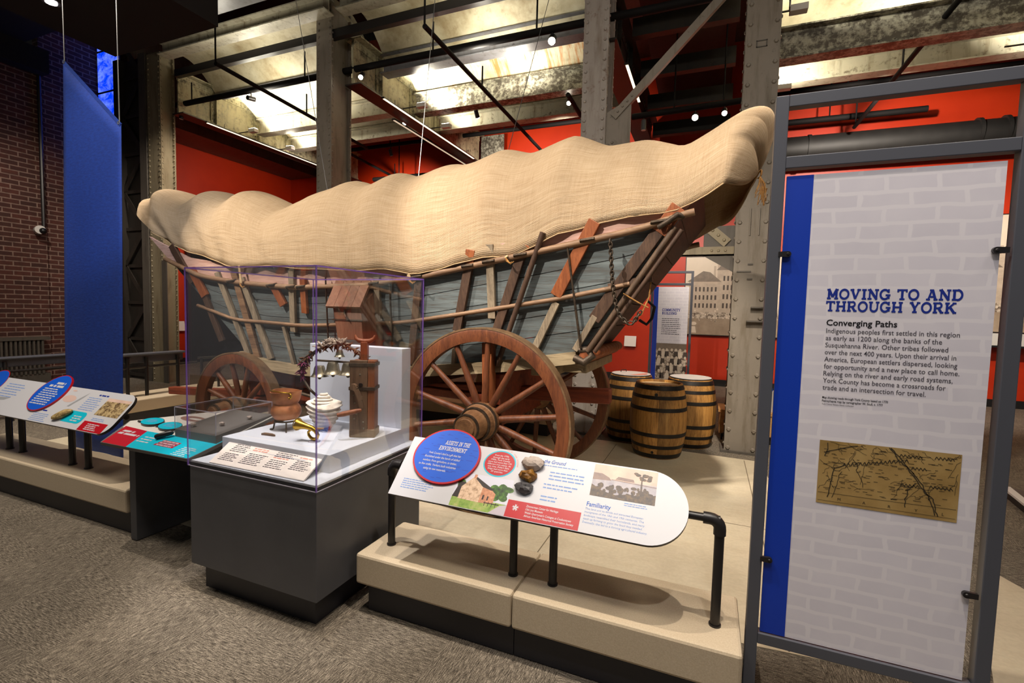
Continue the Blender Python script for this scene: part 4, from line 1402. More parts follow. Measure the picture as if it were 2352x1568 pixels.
def wheel(cx, yr, R, ns, out, rim_w=.10, rim_d=.105, label=None):
    """out = -1 when the outer face looks to -y. Local parts in world coordinates; each spoke a sub-part"""
    c = V3((cx, yr, R))
    Rx = Matrix.Translation(c) @ Matrix.Rotation(PI/2, 4, 'X')      # lathe z -> -y
    ro = R-.014
    mb = MB()
    mb.lathe([(ro, -rim_w/2), (ro, rim_w/2), (ro-.02, rim_w/2+.004), (ro-rim_d, rim_w/2-.014), (ro-rim_d, -rim_w/2+.014), (ro-.02, -rim_w/2-.004)], 96, Rx, closed=True)
    w = wag.part('wheel', mb, 'wheel_paint', smooth=35, label=label)
    mb = MB()
    mb.lathe([(ro, -rim_w/2-.004), (R, -rim_w/2-.004), (R, rim_w/2+.004), (ro, rim_w/2+.004)], 96, Rx, closed=True)
    wag.part('tyre', mb, 'tyre', parent=w, smooth=35)
    k = .79/R if R > .7 else 1.18
    # nave: out side is +z of the lathe when out == -1
    Rn = Rx if out < 0 else Rx @ Matrix.Rotation(PI, 4, 'X')
    s = .92 if R > .7 else .78
    pf = [(0, -.20), (.10*s, -.20), (.115*s, -.16), (.155*s, -.07), (.172*s, -.055), (.175*s, .055), (.16*s, .07), (.15*s, .13), (.128*s, .155), (.122*s, .20), (.118*s, .27), (.108*s, .285), (0, .29)]
    mb = MB().lathe(pf, 40, Rn)
    wag.part('nave', mb, 'nave_wood', parent=w, smooth=32)
    mb = MB()
    for r0, z0, z1 in ((.178*s, .035, .062), (.155*s, .125, .15), (.178*s, -.062, -.035), (.121*s, .265, .288)):
        mb.lathe([(r0-.012, z0), (r0, z0), (r0, z1), (r0-.012, z1)], 40, Rn, closed=True)
    wag.part('nave_band', mb, 'iron' if R < 1 else 'iron', parent=w, smooth=32)
    mb = MB().lathe([(0, .289), (.085*s, .289), (.08*s, .30), (0, .302)], 32, Rn)
    wag.part('nave_cap', mb, 'nave_wood', parent=w, smooth=32)
    for i in range(ns):
        a = 2*PI*(i+.35)/ns
        dx, dz = math.cos(a), math.sin(a)
        p0 = c+V3((dx*.15*s, -out*.035, dz*.15*s)); p1 = c+V3((dx*(ro-rim_d+.005), out*.0, dz*(ro-rim_d+.005)))
        mb = MB(); mb.vary()
        q = [p0.lerp(p1, f) for f in (0, .12, .45, .85, 1)]
        mb.tube(q, [.036*s, .036*s, .029, .024, .026], 8)
        wag.part('spoke', mb, 'wheel_paint', parent=w, smooth=60)
    return w
wheel(-1.735, 3.60, .79, 14, -1, label='rear wheel nearest the visitors')
wheel(-4.63, 3.60, .605, 12, -1, label='front wheel nearest the visitors')
wheel(-1.735, 5.10, .79, 14, 1, label='far rear wheel')
wheel(-4.63, 5.10, .605, 12, 1, label='far front wheel')

# ---- the cover: lower edge and ridge as functions of the ridge position
AP = [(-7.02, 2.92), (-6.92, 3.08), (-6.48, 3.085), (-6.09, 3.01), (-5.74, 3.075), (-5.36, 2.99), (-5.11, 3.03), (-4.49, 2.875), (-4.0, 2.95), (-3.56, 3.035), (-3.36, 3.0), (-2.98, 3.08), (-2.79, 3.045), (-2.37, 3.12), (-2.21, 3.105), (-1.78, 3.185), (-1.565, 3.15), (-1.124, 3.215), (-.857, 3.145), (-.5, 3.16), (-.23, 3.125), (.11, 3.265), (.2, 3.30)]
LO = [(-6.1, 2.53), (-5.43, 2.28), (-4.68, 2.107), (-4.05, 2.118), (-3.38, 2.06), (-2.82, 2.087), (-2.46, 2.01), (-2.0, 2.129), (-1.76, 2.161), (-1.52, 2.15), (-1.13, 2.341), (-.72, 2.4), (-.24, 2.467), (-.02, 2.58), (.12, 2.66)]
XM = [(-7.02, -6.1), (-6.48, -5.75), (-5.74, -5.3), (-5.11, -4.85), (-4.0, -4.0), (-2.98, -2.9), (-1.78, -1.76), (-1.124, -1.2), (-.5, -.62), (-.23, -.3), (.10, .05), (.2, .1)]
BOW = [-6.48, -5.74, -5.11, -4.0, -3.5, -2.95, -2.37, -1.78, -1.124, -.5, .2]
def smooth_itp(x, tab):
    h = .05
    return (itp(x-h, tab)+2*itp(x, tab)+itp(x+h, tab))/4
rr = random.Random(5)
NS, NT = 150, 96
def cov(i, j):
    xa = -7.02+7.12*i/NS
    xl = smooth_itp(xa, XM)*.98; zl = 1.72+(smooth_itp(xl/.98, LO)-1.72)*.98
    zs = smooth_itp(xa, AP)
    za = zl+(zs-zl)/.972
    zav = sum(itp(xa+q, AP) for q in (-.6, -.3, 0, .3, .6))/5
    za += .95*(zs-zav)*(1 if xa > -6.6 else 0)
    th = PI*j/NT
    sn, cs = math.sin(th), math.cos(th)
    e = sn**.75
    # cloth stretched over bows: narrower between them
    d = min(abs(xa-b) for b in BOW)
    k = min(1, d/.30)**.75
    zn = (zl+(za-zl)*.5-1.1)
    w = .77 + .045*min(1, max(0, (xa+1.5)/1.3)) - .035*k*sn
    if i < 6:
        w *= 1-.10*(1-i/6)**2*sn
    y = YC-w*cs*(1 if cs > 0 else 1)
    z = zl+(za-zl)*e
    x = xl+(xa-xl)*sn
    # hanging fold lines and gentle slack
    fold = .012*math.sin(xl*21+1.7*math.sin(th*3))*(1-sn)**.5 + .010*math.sin(xl*9+th*5)
    y += -fold*cs*1.0
    z += .010*math.sin(xl*7+th*4)*(1-sn)
    return V3((x, y, z))
rows = [[cov(i, j) for j in range(NT+1)] for i in range(NS+1)]
UV = lambda a, b: (a/NS*7.3/2.6, b/NT)
# gathered rear mouth: the last bow's edge drawn in by a cord
last = rows[-1]
knot = V3((.30, 4.28, 2.84))
NR = 22
for k in range(1, NR+1):
    f = k/NR
    row = []
    for j, p in enumerate(last):
        th = PI*j/NT
        sn = math.sin(th)
        env = math.sin(PI*min(1, f*1.01))**.6
        pl = (abs(math.sin(th*7+.4))**.8*2-1)*.055*env*(.35+.65*sn)
        q = p.lerp(knot, f**1.3*.97)
        # the mouth bags outwards over the last bow before it is drawn in
        q += V3((.19*math.sin(PI*f**.75)*(.25+.75*sn), 0, .115*math.sin(PI*f**.8)*sn - .04*math.sin(PI*f)*(1-sn)))
        d = q-V3((0, YC, 2.88))
        d.normalize()
        q += d*pl
        row.append(q)
    rows.append(row)
front = rows[0]
fc = V3((-6.45, YC, 2.75))
for f in (.06, .16, .30, .45):
    rows.insert(0, [p.lerp(fc, f)+V3((-.10*math.sin(PI*min(1, f*1.6))*math.sin(PI*j/NT), 0, 0)) for j, p in enumerate(front)])
mb = MB()
mb.grid([list(reversed(r)) for r in rows], uv=UV)
cover = wag.part('canvas_cover', mb, 'canvas', solid=.004, smooth=80)
# hem along the visible lower edge and tie tapes
mb = MB()
mb.tube([rows[i+4][0]+V3((0, -.002, 0)) for i in range(0, NS+1, 2)], .0045, 6)
wag.part('hem', mb, 'tie_cloth', parent=cover, smooth=60)
for x in (-2.46, -1.53, -4.55):
    zl = itp(x, LO); zr = itp(x, ZT)
    y = side_y(zr, .09, False)
    mb = MB().bar((x, YC-.785, zl+.01), (x+.01, y, zr+.0), .028, .006)
    wag.part('tie_tape', mb, 'tie_cloth', parent=cover)
    mb = MB()
    for k in range(4):
        a = (x+.01, y-.015, zr)
        mb.tube([a, (x+.02+.012*k, y-.02, zr-.03-.008*k), (x+.04+.014*k, y-.015, zr-.045+.004*k)], .004, 5)
    wag.part('tie_cord', mb, 'rope', parent=cover)
mb = MB()
for k in range(12):
    a = knot+V3((.01, -.02, -.02))
    s_ = rr.random()-.5; q = .12+.12*rr.random()
    mb.tube([a, a+V3((.015+s_*.05, -.03, -q*.5)), a+V3((.01+s_*.09, -.03+.05*s_, -q)), a+V3((.03+s_*.06, -.02, -q*.75))], .0035, 5)
mb.tube([knot+V3((.02*math.cos(t_*.7), .03*math.cos(t_), .03*math.sin(t_))) for t_ in [i*.6 for i in range(20)]], .006, 5)
wag.part('draw_cord', mb, 'rope', parent=cover, smooth=60)

# ---------------------------------------------------------------- barrels
def barrel(loc, rz, label, lid=None, group='whiskey barrels behind the wagon'):
    t = Thing('oak_barrel', label, 'barrel', loc, rz, group, local=True)
    H, rb, rh = .89, .338, .272
    prof = []
    for i in range(17):
        z = H*i/16
        q = (2*z/H-1)
        prof.append((rh+(rb-rh)*(1-q*q)**.9, z))
    mb = MB()
    mb.lathe([(rh-.02, .0)]+prof+[(rh-.022, H), (rh-.028, H-.03)], 48, None, var=False)
    for f in mb.bm.faces:
        c = f.calc_center_median()
        a = int((math.atan2(c.y, c.x)/(2*PI)+.5)*23.99)
        f[mb.l] = (a*37 % 17)/17
    t.part('staves', mb, 'oak', smooth=40)
    hd = MB()
    hd.lathe([(0, H-.028), (rh-.024, H-.028)], 40)
    t.part('head', hd, 'oak_head')
    rad = lambda z: itp(z, [(p[1], p[0]) for p in prof])
    for z0, z1 in ((.012, .062), (.13, .17), (.27, .315), (.575, .62), (.72, .76), (.828, .878)):
        hp = MB().lathe([(rad(z0)-.004, z0), (rad(z0)+.004, z0), (rad(z1)+.004, z1), (rad(z1)-.004, z1)], 48, closed=True)
        for k in range(3):
            a = -1.9+.06*k
            zc = (z0+z1)/2
            hp.dome(((rad(zc)+.004)*math.cos(a), (rad(zc)+.004)*math.sin(a), zc), (math.cos(a), math.sin(a), 0), .008)
        t.part('hoop', hp, 'hoop', smooth=40)
    for a, z, r in ((-1.68, .775, .02), (-1.75, .085, .017)):
        R_ = rad(z)
        d = V3((math.cos(a), math.sin(a), 0))
        t.part('bung', MB().rod(d*(R_-.01)+V3((0, 0, z)), d*(R_+.003)+V3((0, 0, z)), r, 12), 'black_rubber')
    if lid == 'disc':
        l = t.part('lid', MB().lathe([(0, H+.0), (rh-.012, H), (rh-.012, H+.018), (0, H+.02)], 40), 'off_white', smooth=40, label='pale round lid')
        t.part('lid_band', MB().lathe([(rh-.014, H-.002), (rh-.006, H-.002), (rh-.006, H+.012), (rh-.014, H+.012)], 40, closed=True), 'black_steel', parent=l)
    if lid == 'print':
        l = t.part('lid', MB().lathe([(0, H), (rh-.012, H), (rh-.012, H+.016), (0, H+.018)], 40), 'off_white', smooth=40, label='pale lid with a pink printed band and black handle')
        F = Frame((0, 0, H+.019), (1, 0, 0), (0, 1, 0))
        mbp = MB().flat([(.22*math.cos(x), .22*math.sin(x)) for x in [-2.4+.12*i for i in range(18)]]+[(.13, .19), (-.13, .17), (-.17, .02)][:0], F)
        t.part('printed_band', mbp, 'salmon_print', parent=l)
        t.part('lid_band', MB().lathe([(rh-.014, H-.002), (rh-.006, H-.002), (rh-.006, H+.012), (rh-.014, H+.012)], 40, closed=True), 'black_steel', parent=l)
        t.part('handle', MB().tube([(-.05, .15, H+.018), (-.045, .15, H+.045), (.045, .15, H+.045), (.05, .15, H+.018)], .006, 6), 'black_steel', parent=l)
    return t
barrel((-.535, 6.13, .004), .1, 'oak whiskey barrel with bare wooden top standing in front of two others')
barrel((-.97, 6.74, 0), .9, 'oak whiskey barrel behind left with a pink-banded lid and handle', 'print')
barrel((-.20, 6.80, 0), -.5, 'oak whiskey barrel behind right under a plain pale round lid', 'disc')

# ---------------------------------------------------------------- stone kerb benches round the wagon
def kerb(x0, x1, y0, y1, label, pl=(.05, .05, .05, .05), zt=.345, group=None):
    t = Thing('stone_bench', label, 'bench', ((x0+x1)/2, (y0+y1)/2, 0), group=group)
    t.part('stone_slab', MB().box(x0, x1, y0, y1, .172, zt), 'stone', bev=.014)
    t.part('plinth', MB().box(x0+pl[0], x1-pl[1], y0+pl[2], y1-pl[3], .005, .172), 'plinth')
    return t
kerb(-1.772, -.83, 2.092, 2.55, 'left cast stone bench block under the white reading panel, next to the grey case', (.05, 0, .052, .05))
kerb(-.826, .19, 2.092, 2.55, 'right cast stone bench block under the white reading panel, next to the tall info panel', (0, .02, .052, .05))
kerb(-6.6, -3.86, 2.10, 2.56, 'cast stone bench under the left reading panel, beside the touch table', (.05, .05, .05, .05))
# back benches round the slab
kerb(-8.05, -7.35, 3.6, 6.15, 'far stone bench behind the blue banner under the grey reading rail')
kerb(-7.33, -4.7, 6.2, 6.55, 'long far stone bench behind the front wheels of the wagon')
kerb(-4.68, -1.95, 6.2, 6.55, 'far stone bench seen low between the rear wheel spokes')

# ---------------------------------------------------------------- reading panels on black rails
S2 = math.sqrt(.5)
def post(t, x, y, z0, z1, r=.021, foot=True):
    t.part('post', MB().rod((x, y, z0), (x, y, z1), r, 14), 'black_steel', smooth=40)
    if foot:
        t.part('foot_collar', MB().rod((x, y, z0), (x, y, z0+.008), r*1.25, 16), 'black_steel', smooth=40)

def rounded(w, h, r_right, r_left=.0, n=14):
    """rectangle with rounded right corners (radius up to half its height)"""
    p = [(0, 0)]
    p += [(w-r_right+r_right*math.cos(a), r_right+r_right*math.sin(a)) for a in [-PI/2+PI/2*i/n for i in range(n+1)]]
    p += [(w-r_right+r_right*math.cos(a), h-r_right+r_right*math.sin(a)) for a in [PI/2*i/n for i in range(n+1)]]
    p += [(0, h)]
    return p

def reading_board(t, fr, w, h, rr_):
    b = t.part('board', MB().prism(rounded(w, h, rr_), fr, -.022, -.001), 'black_steel', label='black board edge')
    f = t.part('print_face', MB().prism(rounded(w, h, rr_), fr, -.001, .0), 'white_print', parent=b, label='white printed face')
    return b, f

# ---- right panel
rp = Thing('reading_stand', 'white slanted reading panel on black rails, blue circle titled assets in the environment', 'panel', (-.8, 2.26, .345))
F1 = Frame((-1.5575, 2.0925, .725), (1, 0, 0), (0, S2, S2), .982)
W1, H1 = 1.54, .362
bd, face = reading_board(rp, F1, W1, H1, H1/2-.001)
post(rp, -1.655, 2.262, .345, .80)
post(rp, .085, 2.262, .345, .80)
for x in (-.888, -.672):
    post(rp, x, 2.262, .345, .82)
rp.part('rail', MB().tube([(-1.655, 2.262, .826), (.085, 2.262, .826)], .018, 14), 'black_steel', smooth=40)
for x, s in ((-1.655, 1), (.085, -1)):
    e = MB()
    pts = [V3((x, 2.262, .76))]
    for i in range(7):
        a = PI/2*i/6
        pts.append(V3((x+s*.04*(1-math.cos(a)), 2.262, .786+.04*math.sin(a))))
    pts.append(V3((x+s*.07, 2.262, .826)))
    e.tube(pts, .0265, 14)
    rp.part('elbow', e, 'black_steel', smooth=40)
X1 = 1.59
def w1(mb, mat, name, **k):
    return rp.part(name, mb, mat, parent=bd, **k)
# medallion
cu, cv = -1.331+X1, .267
w1(MB().ell(cu, cv, .205, .170, F1, .0, 56, .014), 'red_print', 'medallion', label='blue medallion with a red rim')
blue = MB().ell(cu, cv, .196, .161, F1, .0144, 56)
ghost = blue; ghost.mi = 1
M['ghost_blue'] = plain('darker_blue_print', (22, 50, 158), .45)
gr = random.Random(3)
for k in range(70):
    a = gr.random()*2*PI; r_ = math.sqrt(gr.random())
    u_, v_ = cu+.185*r_*math.cos(a), cv+.15*r_*math.sin(a)
    wd = .01+.03*gr.random()
    if ((u_+wd-cu)/.19)**2+((v_-cv)/.155)**2 < 1 and ((u_-cu)/.19)**2+((v_-cv)/.155)**2 < 1:
        ghost.rect(u_, v_, u_+wd, v_+.0022, F1, .0146)
w1(ghost, ['blue_print', 'ghost_blue'], 'medallion_face')
tx = MB()
slab(tx, 'ASSETS IN THE', F1, cu-.035, cv+.065, .026, .155, .0152, .12)
slab(tx, 'ENVIRONMENT', F1, cu-.062, cv+.028, .026, .172, .0152, .12)
for k, ln in enumerate(("York County's land is a gift that has", 'flourished under the hands of skilled', 'workers. From agriculture, to timber,', 'to fine crafts, Yorkers built industries', 'using its raw materials.')):
    text(tx, ln, F1, cu-.012-.006*k, cv-.002-.024*k, .0185, [.205, .222, .216, .235, .142][k], .0152, .012, .15, 'c')
w1(tx, 'white_print', 'medallion_lettering')
# red circle
cu2, cv2 = -1.011+X1, .274
w1(MB().ell(cu2, cv2, .093, .077, F1, .0006, 44), 'teal_print', 'fact_ring')
w1(MB().ell(cu2, cv2, .086, .070, F1, .0010, 44), 'red_print', 'fact_disc', label='red fact disc')
tx = MB()
for k, (ln, wd) in enumerate((('From the 1770s', .082), ('through the early', .098), ('1900s, York County', .112), ('alone had more than 170', .136), ('different iron mines. At', .136), ("one time, Delta's Slate", .125), ('Ridge had more than', .115), ('29 quarries.', .07))):
    text(tx, ln, F1, cu2, cv2+.042-.0135*k, .0125, wd, .0014, .015, .1, 'c')
w1(tx, 'white_print', 'fact_lettering')
tx = MB()
arc = 'DID YOU KNOW?'
for i, ch in enumerate(arc):
    a = math.radians(78-6.6*i)
    if ch != ' ':
        f2 = F1.sub(cu2+.098*math.cos(a), cv2+.082*math.sin(a), a-PI/2)
        text(tx, ch, f2, 0, 0, .013, None, .0006, .01)
w1(tx, 'salmon_print', 'arched_lettering')
# picture of a stone house
M['pic_sky'] = plain('picture_sky', (206, 206, 220), .4)
M['pic_stone'] = noisy('picture_stone', [(150, 118, 92), (212, 180, 150), (226, 200, 176)], 60, .4, bstr=0)
M['pic_brick'] = noisy('picture_orange_stone', [(170, 110, 76), (214, 154, 120)], 60, .4, bstr=0)
M['pic_tree'] = noisy('picture_leaves', [(14, 34, 10), (52, 92, 26), (96, 140, 48)], 50, .4, bstr=0)
M['pic_grass'] = noisy('picture_grass', [(96, 134, 48), (140, 166, 76), (176, 176, 110)], 30, .4, bstr=0)
M['pic_path'] = plain('picture_path', (186, 176, 186), .4)
M['pic_dark'] = plain('picture_dark', (40, 30, 28), .4)
pu, pv, pw, ph = -1.212+X1, .003, .312, .19
P1 = F1.sub(pu, pv)
pc = MB()
pc.rect(0, 0, pw, ph, P1, .0006)
pc.mi = 1; pc.flat([(0, 0), (pw, 0), (pw, .055), (0, .06)], P1, .0008)
pc.mi = 2; pc.flat([(pw*.72, 0), (pw, 0), (pw, .055), (pw*.88, .045)], P1, .0009)
pc.mi = 3
for k in range(14):
    pc.ell(pw*(.70+.26*gr.random()), .085+.06*gr.random(), .022+.014*gr.random(), .016+.014*gr.random(), P1, .0009+k*2e-5, 12)
for k in range(5):
    pc.ell(.012+.03*gr.random(), .10+.05*gr.random(), .016, .018, P1, .0011+k*2e-5, 10)
pc.mi = 6; pc.flat([(.0, .05), (.07, .05), (.09, .13), (.02, .14)], P1, .0012)
pc.mi = 4; pc.flat([(.035, .045), (.155, .042), (.155, .125), (.092, .178), (.035, .11)], P1, .0013)
pc.mi = 5; pc.flat([(.155, .042), (.235, .045), (.235, .10), (.205, .12), (.155, .125)], P1, .0014)
pc.mi = 6; pc.flat([(.10, .178), (.225, .118), (.205, .115), (.155, .126), (.092, .172)], P1, .0015)
pc.rect(.168, .06, .178, .085, P1, .0015); pc.rect(.195, .06, .203, .082, P1, .0015)
pc.mi = 5; pc.rect(.088, .165, .104, .188, P1, .0016)
pc.mi = 6
for k in range(4):
    pc.rect(.19+.02*k, .03, .193+.02*k, .055, P1, .0016)
pc.rect(.185, .045, .27, .049, P1, .0016)
w1(pc, ['pic_sky', 'pic_grass', 'pic_path', 'pic_tree', 'pic_stone', 'pic_brick', 'pic_dark'], 'house_picture', label='colour picture of a stone house and trees')
# red band
w1(MB().rect(-.900+X1, .003, -.525+X1, .091, F1, .0008), 'red_print', 'red_band')
tx = MB()
for k, (ln, wd) in enumerate((('Zimmerman Center for Heritage', .165), ('Old Line Museum', .09), ("Welsh Quarryman's Cottages at Coulsontown", .235), ('African American Historical Preservation Society', .25))):
    text(tx, ln, F1, -.80+X1, .068-.0165*k, .0155, wd, .0012, .012, .12)
fu, fv = -.853+X1, .055
for a in range(5):
    an = math.radians(90+72*a)
    tx.flat([(fu+.004*math.cos(an-1.2), fv+.004*math.sin(an-1.2)), (fu+.019*math.cos(an-.25), fv+.019*math.sin(an-.25)), (fu+.013*math.cos(an), fv+.013*math.sin(an)), (fu+.019*math.cos(an+.25), fv+.019*math.sin(an+.25)), (fu+.004*math.cos(an+1.2), fv+.004*math.sin(an+1.2))], F1, .0012+a*1e-5)
w1(tx, 'white_print', 'band_lettering')
tx = MB()
text(tx, 'Found in the Ground', F1, -.862+X1, .318, .030, .205, .0006, .012, .2)
w1(tx, 'sky_print', 'heading')
tx = MB()
text(tx, 'Familiarity', F1, -.508+X1, .130, .032, .115, .0006, .014)
w1(tx, 'sky_print', 'heading')
tx = MB(); tiny_lines(tx, F1, -.78+X1, .303, .25, 1, .01, .005, 2)
w1(tx, 'paleblue_print', 'small_lettering')
tx = MB(); tiny_lines(tx, F1, -.725+X1, .268, .19, 3, .0185, .0065, 3)
w1(tx, 'paleblue_print', 'small_lettering')
tx = MB(); tiny_lines(tx, F1, -.742+X1, .200, .185, 2, .0185, .0065, 4)
w1(tx, 'paleblue_print', 'small_lettering')
tx = MB(); tiny_lines(tx, F1, -.742+X1, .135, .10, 2, .0185, .0065, 5)
w1(tx, 'paleblue_print', 'small_lettering')
tx = MB()
for k, ln in enumerate(('This land and its fertile soil attracted European', 'immigrants of the 18th and 19th centuries. The', 'landscape resembled their homelands, and many', 'took up farming to grow the food they needed.', 'Eventually, this led to a thriving agricultural industry.')):
    text(tx, ln, F1, -.512+X1, .112-.0165*k, .0145, [.27, .275, .28, .272, .295][k], .0006, 0, .15)
w1(tx, 'paleblue_print', 'paragraph')
tx = MB(); tiny_lines(tx, F1, -.335+X1, .172, .13, 2, .010, .004, 6)
w1(tx, 'paleblue_print', 'small_lettering')
tx = MB(); tiny_lines(tx, F1, -1.535+X1, .098, .20, 5, .0125, .005, 7)
w1(tx, 'paleblue_print', 'small_lettering')
# river painting
M['pnt_sky'] = noisy('painting_sky', [(196, 164, 150), (226, 196, 176)], 10, .4, bstr=0)
M['pnt_water'] = noisy('painting_water', [(150, 146, 158), (186, 178, 182)], 30, .4, bstr=0)
M['pnt_hill'] = noisy('painting_hills', [(120, 98, 96), (150, 124, 112)], 30, .4, bstr=0)
M['pnt_bush'] = noisy('painting_bushes', [(36, 26, 30), (74, 56, 44), (110, 86, 50)], 60, .4, bstr=0)
P2 = F1.sub(-.504+X1, .186)
pw, ph = .306, .169
pc = MB(); pc.rect(0, 0, pw, ph, P2, .0006)
pc.mi = 1; pc.rect(0, 0, pw, .095, P2, .0008)
pc.mi = 2; pc.flat([(0, .085), (pw*.3, .09), (pw*.26, .105), (pw*.14, .122), (0, .122)], P2, .0010)
pc.flat([(pw*.36, .10), (pw*.66, .098), (pw*.64, .112), (pw*.4, .116)], P2, .0011)
pc.flat([(pw*.3, .094), (pw, .085), (pw, .089), (pw*.3, .098)], P2, .0011)
pc.mi = 3; pc.flat([(0, 0), (pw, 0), (pw, .05), (pw*.8, .03), (pw*.6, .035), (pw*.4, .02), (pw*.2, .03), (0, .06)], P2, .0012)
for k in range(40):
    pc.ell(.012+(pw-.024)*gr.random(), .018+.05*gr.random(), .006+.010*gr.random(), .006+.009*gr.random(), P2, .0013+k*1e-5, 9)
pc.flat([(pw*.76, .03), (pw*.80, .03), (pw*.775, .12), (pw*.76, .12)], P2, .0019)
for k in range(16):
    pc.ell(pw*(.62+.28*gr.random()), .115+.035*gr.random(), .011, .006, P2, .0019+k*1e-5, 9)
w1(pc, ['pnt_sky', 'pnt_water', 'pnt_hill', 'pnt_bush'], 'river_picture', label='brownish picture of a river bridge')
# three rock samples fixed on the panel
def rock(F, u, v, r, s3, m, label, seed, grp='rock samples on the reading panel'):
    random.seed(seed)
    c = F.p(u, v, r*s3[2]*.55)
    mb = MB().ball((0, 0, 0), r, 10, 7, s3, .2)
    R = Matrix((F.u, F.v, F.n)).transposed()
    for vtx in mb.bm.verts:
        vtx.co = c + R @ vtx.co
    o = solo('rock_sample', label, 'rock', mb, m, group=grp, smooth=14)
    random.seed(12)
rock(F1, -.822+X1, .296, .056, (1.05, .62, .55), 'limestone', 'pale grey limestone chunk, topmost of three rocks on the reading panel', 4)
rock(F1, -.832+X1, .226, .047, (1.0, .66, .6), 'goethite', 'ochre and black iron ore lump, middle of three rocks on the reading panel', 8)
rock(F1, -.836+X1, .160, .049, (1.02, .60, .5), 'slate', 'smooth dark slate stone, lowest of three rocks on the reading panel', 15)

# ---- left panel
lp = Thing('reading_stand', 'white slanted reading panel on black posts at the left edge of the view', 'panel', (-5.3, 2.26, .345))
F2 = Frame((-6.50, 2.0925, .725), (1, 0, 0), (0, S2, S2), .982)
bd2, _ = reading_board(lp, F2, 2.44, .365, .10)
for x in (-5.87, -5.65, -4.875, -4.65):
    post(lp, x, 2.262, .345, .82, .024)
lp.part('rail', MB().tube([(-6.5, 2.262, .826), (-4.13, 2.262, .826)], .02, 12), 'black_steel', smooth=40)
def w2(mb, mat, name, **k):
    return lp.part(name, mb, mat, parent=bd2, **k)
U2 = 6.62
cu, cv = -5.30+U2, .272
w2(MB().ell(cu, cv, .205, .19, F2, 0, 56, .014), 'red_print', 'medallion', label='blue medallion with a red rim')
w2(MB().ell(cu, cv, .197, .182, F2, .0144, 56), 'blue_print', 'medallion_face')
tx = MB()
tiny_lines(tx, F2, cu-.03, cv+.088, .13, 1, .03, .022, 21, .0152, 0)
tiny_lines(tx, F2, cu-.10, cv+.056, .21, 1, .03, .022, 22, .0152, 0)
tiny_lines(tx, F2, cu-.13, cv+.03, .26, 8, .022, .0105, 23, .0152)
w2(tx, 'white_print', 'medallion_lettering')
w2(MB().ell(-6.33+U2, .26, .20, .18, F2, .0006, 48), 'red_print', 'left_disc_rim')
w2(MB().ell(-6.33+U2, .26, .192, .172, F2, .0010, 48), 'blue_print', 'left_disc', label='second blue disc at the panel end')
tx = MB(); tiny_lines(tx, F2, -6.05+U2, .30, .32, 6, .026, .009, 24)
w2(tx, 'paleblue_print', 'small_lettering')
tx = MB(); tiny_lines(tx, F2, -5.25+U2, .075, .24, 5, .016, .006, 25)
w2(tx, 'paleblue_print', 'small_lettering')
tx = MB(); tiny_lines(tx, F2, -4.76+U2, .285, .22, 7, .019, .007, 26)
w2(tx, 'paleblue_print', 'small_lettering')
tx = MB(); tiny_lines(tx, F2, -4.48+U2, .115, .18, 2, .014, .006, 27)
w2(tx, 'paleblue_print', 'small_lettering')
tx = MB(); tiny_lines(tx, F2, -4.66+U2, .315, .14, 1, .019, .013, 28)
w2(tx, 'navy_print', 'small_heading')
tx = MB(); tiny_lines(tx, F2, -5.22+U2, .105, .14, 1, .019, .012, 29)
w2(tx, 'navy_print', 'small_heading')
w2(MB().flat(rounded(.255, .105, .04), F2.sub(-4.83+U2, .048), .0008), 'teal_print', 'turquoise_band')
tx = MB(); tiny_lines(tx, F2, -4.72+U2, .105, .12, 3, .02, .01, 30, .0014)
w2(tx, 'white_print', 'band_lettering')
w2(MB().rect(-4.54+U2, .004, -4.235+U2, .088, F2, .0008), 'red_print', 'red_band')
tx = MB(); tiny_lines(tx, F2, -4.47+U2, .062, .15, 4, .015, .008, 31, .0014)
w2(tx, 'white_print', 'red_band_lettering')
M['pic_crowd'] = noisy('old_crowd_picture', [(36, 32, 24), (110, 86, 56), (200, 176, 128), (120, 110, 84)], 26, .4, bstr=0, rgh=.75)
P3 = F2.sub(-4.505+U2, .148)
pc = MB().rect(0, 0, .30, .16, P3, .0008)
pc.mi = 1; pc.flat([(0, .13), (.30, .135), (.30, .16), (0, .16)], P3, .0010)
w2(pc, ['pic_crowd', 'pnt_sky'], 'crowd_picture', label='coloured picture of a crowd')
M['pic_fish'] = plain('faint_sketch', (206, 176, 166), .5)
M['pic_shade'] = plain('faint_grey_shape', (150, 152, 156), .5)
pc = MB()
pc.ell(-4.99+U2, .25, .09, .035, F2, .0007, 20); pc.ell(-5.02+U2, .33, .03, .008, F2, .0007, 12)
w2(pc, 'pic_fish', 'sketch_picture')
pc = MB()
pc.flat([(-4.93+U2, .18), (-4.90+U2, .18), (-4.83+U2, .27), (-4.80+U2, .33), (-4.86+U2, .27)], F2, .0008)
pc.flat([(-6.2+U2, .10), (-5.86+U2, .14), (-5.80+U2, .17), (-6.2+U2, .15)], F2, .0007)
pc.flat([(-6.2+U2, .06), (-5.9+U2, .10), (-6.1+U2, .10)], F2, .0009)
w2(pc, 'pic_shade', 'shaded_picture')
random.seed(31)
o = MB().ball((0, 0, 0), .075, 14, 8, (1.25, .5, .28), .08)
R = Matrix((F2.u, F2.v, F2.n)).transposed()
c = F2.p(-4.845+U2, .10, .018)
for vtx in o.bm.verts:
    vtx.co = c + R @ Matrix.Rotation(.5, 3, 'Z') @ vtx.co
M['fossil'] = noisy('tan_fossil', [(70, 54, 26), (166, 140, 86), (206, 184, 130)], 30, .7, bstr=.7)
solo('fossil_sample', 'tan oval fossil lump fixed beside the turquoise band on the left reading panel', 'rock', o, 'fossil', smooth=40)

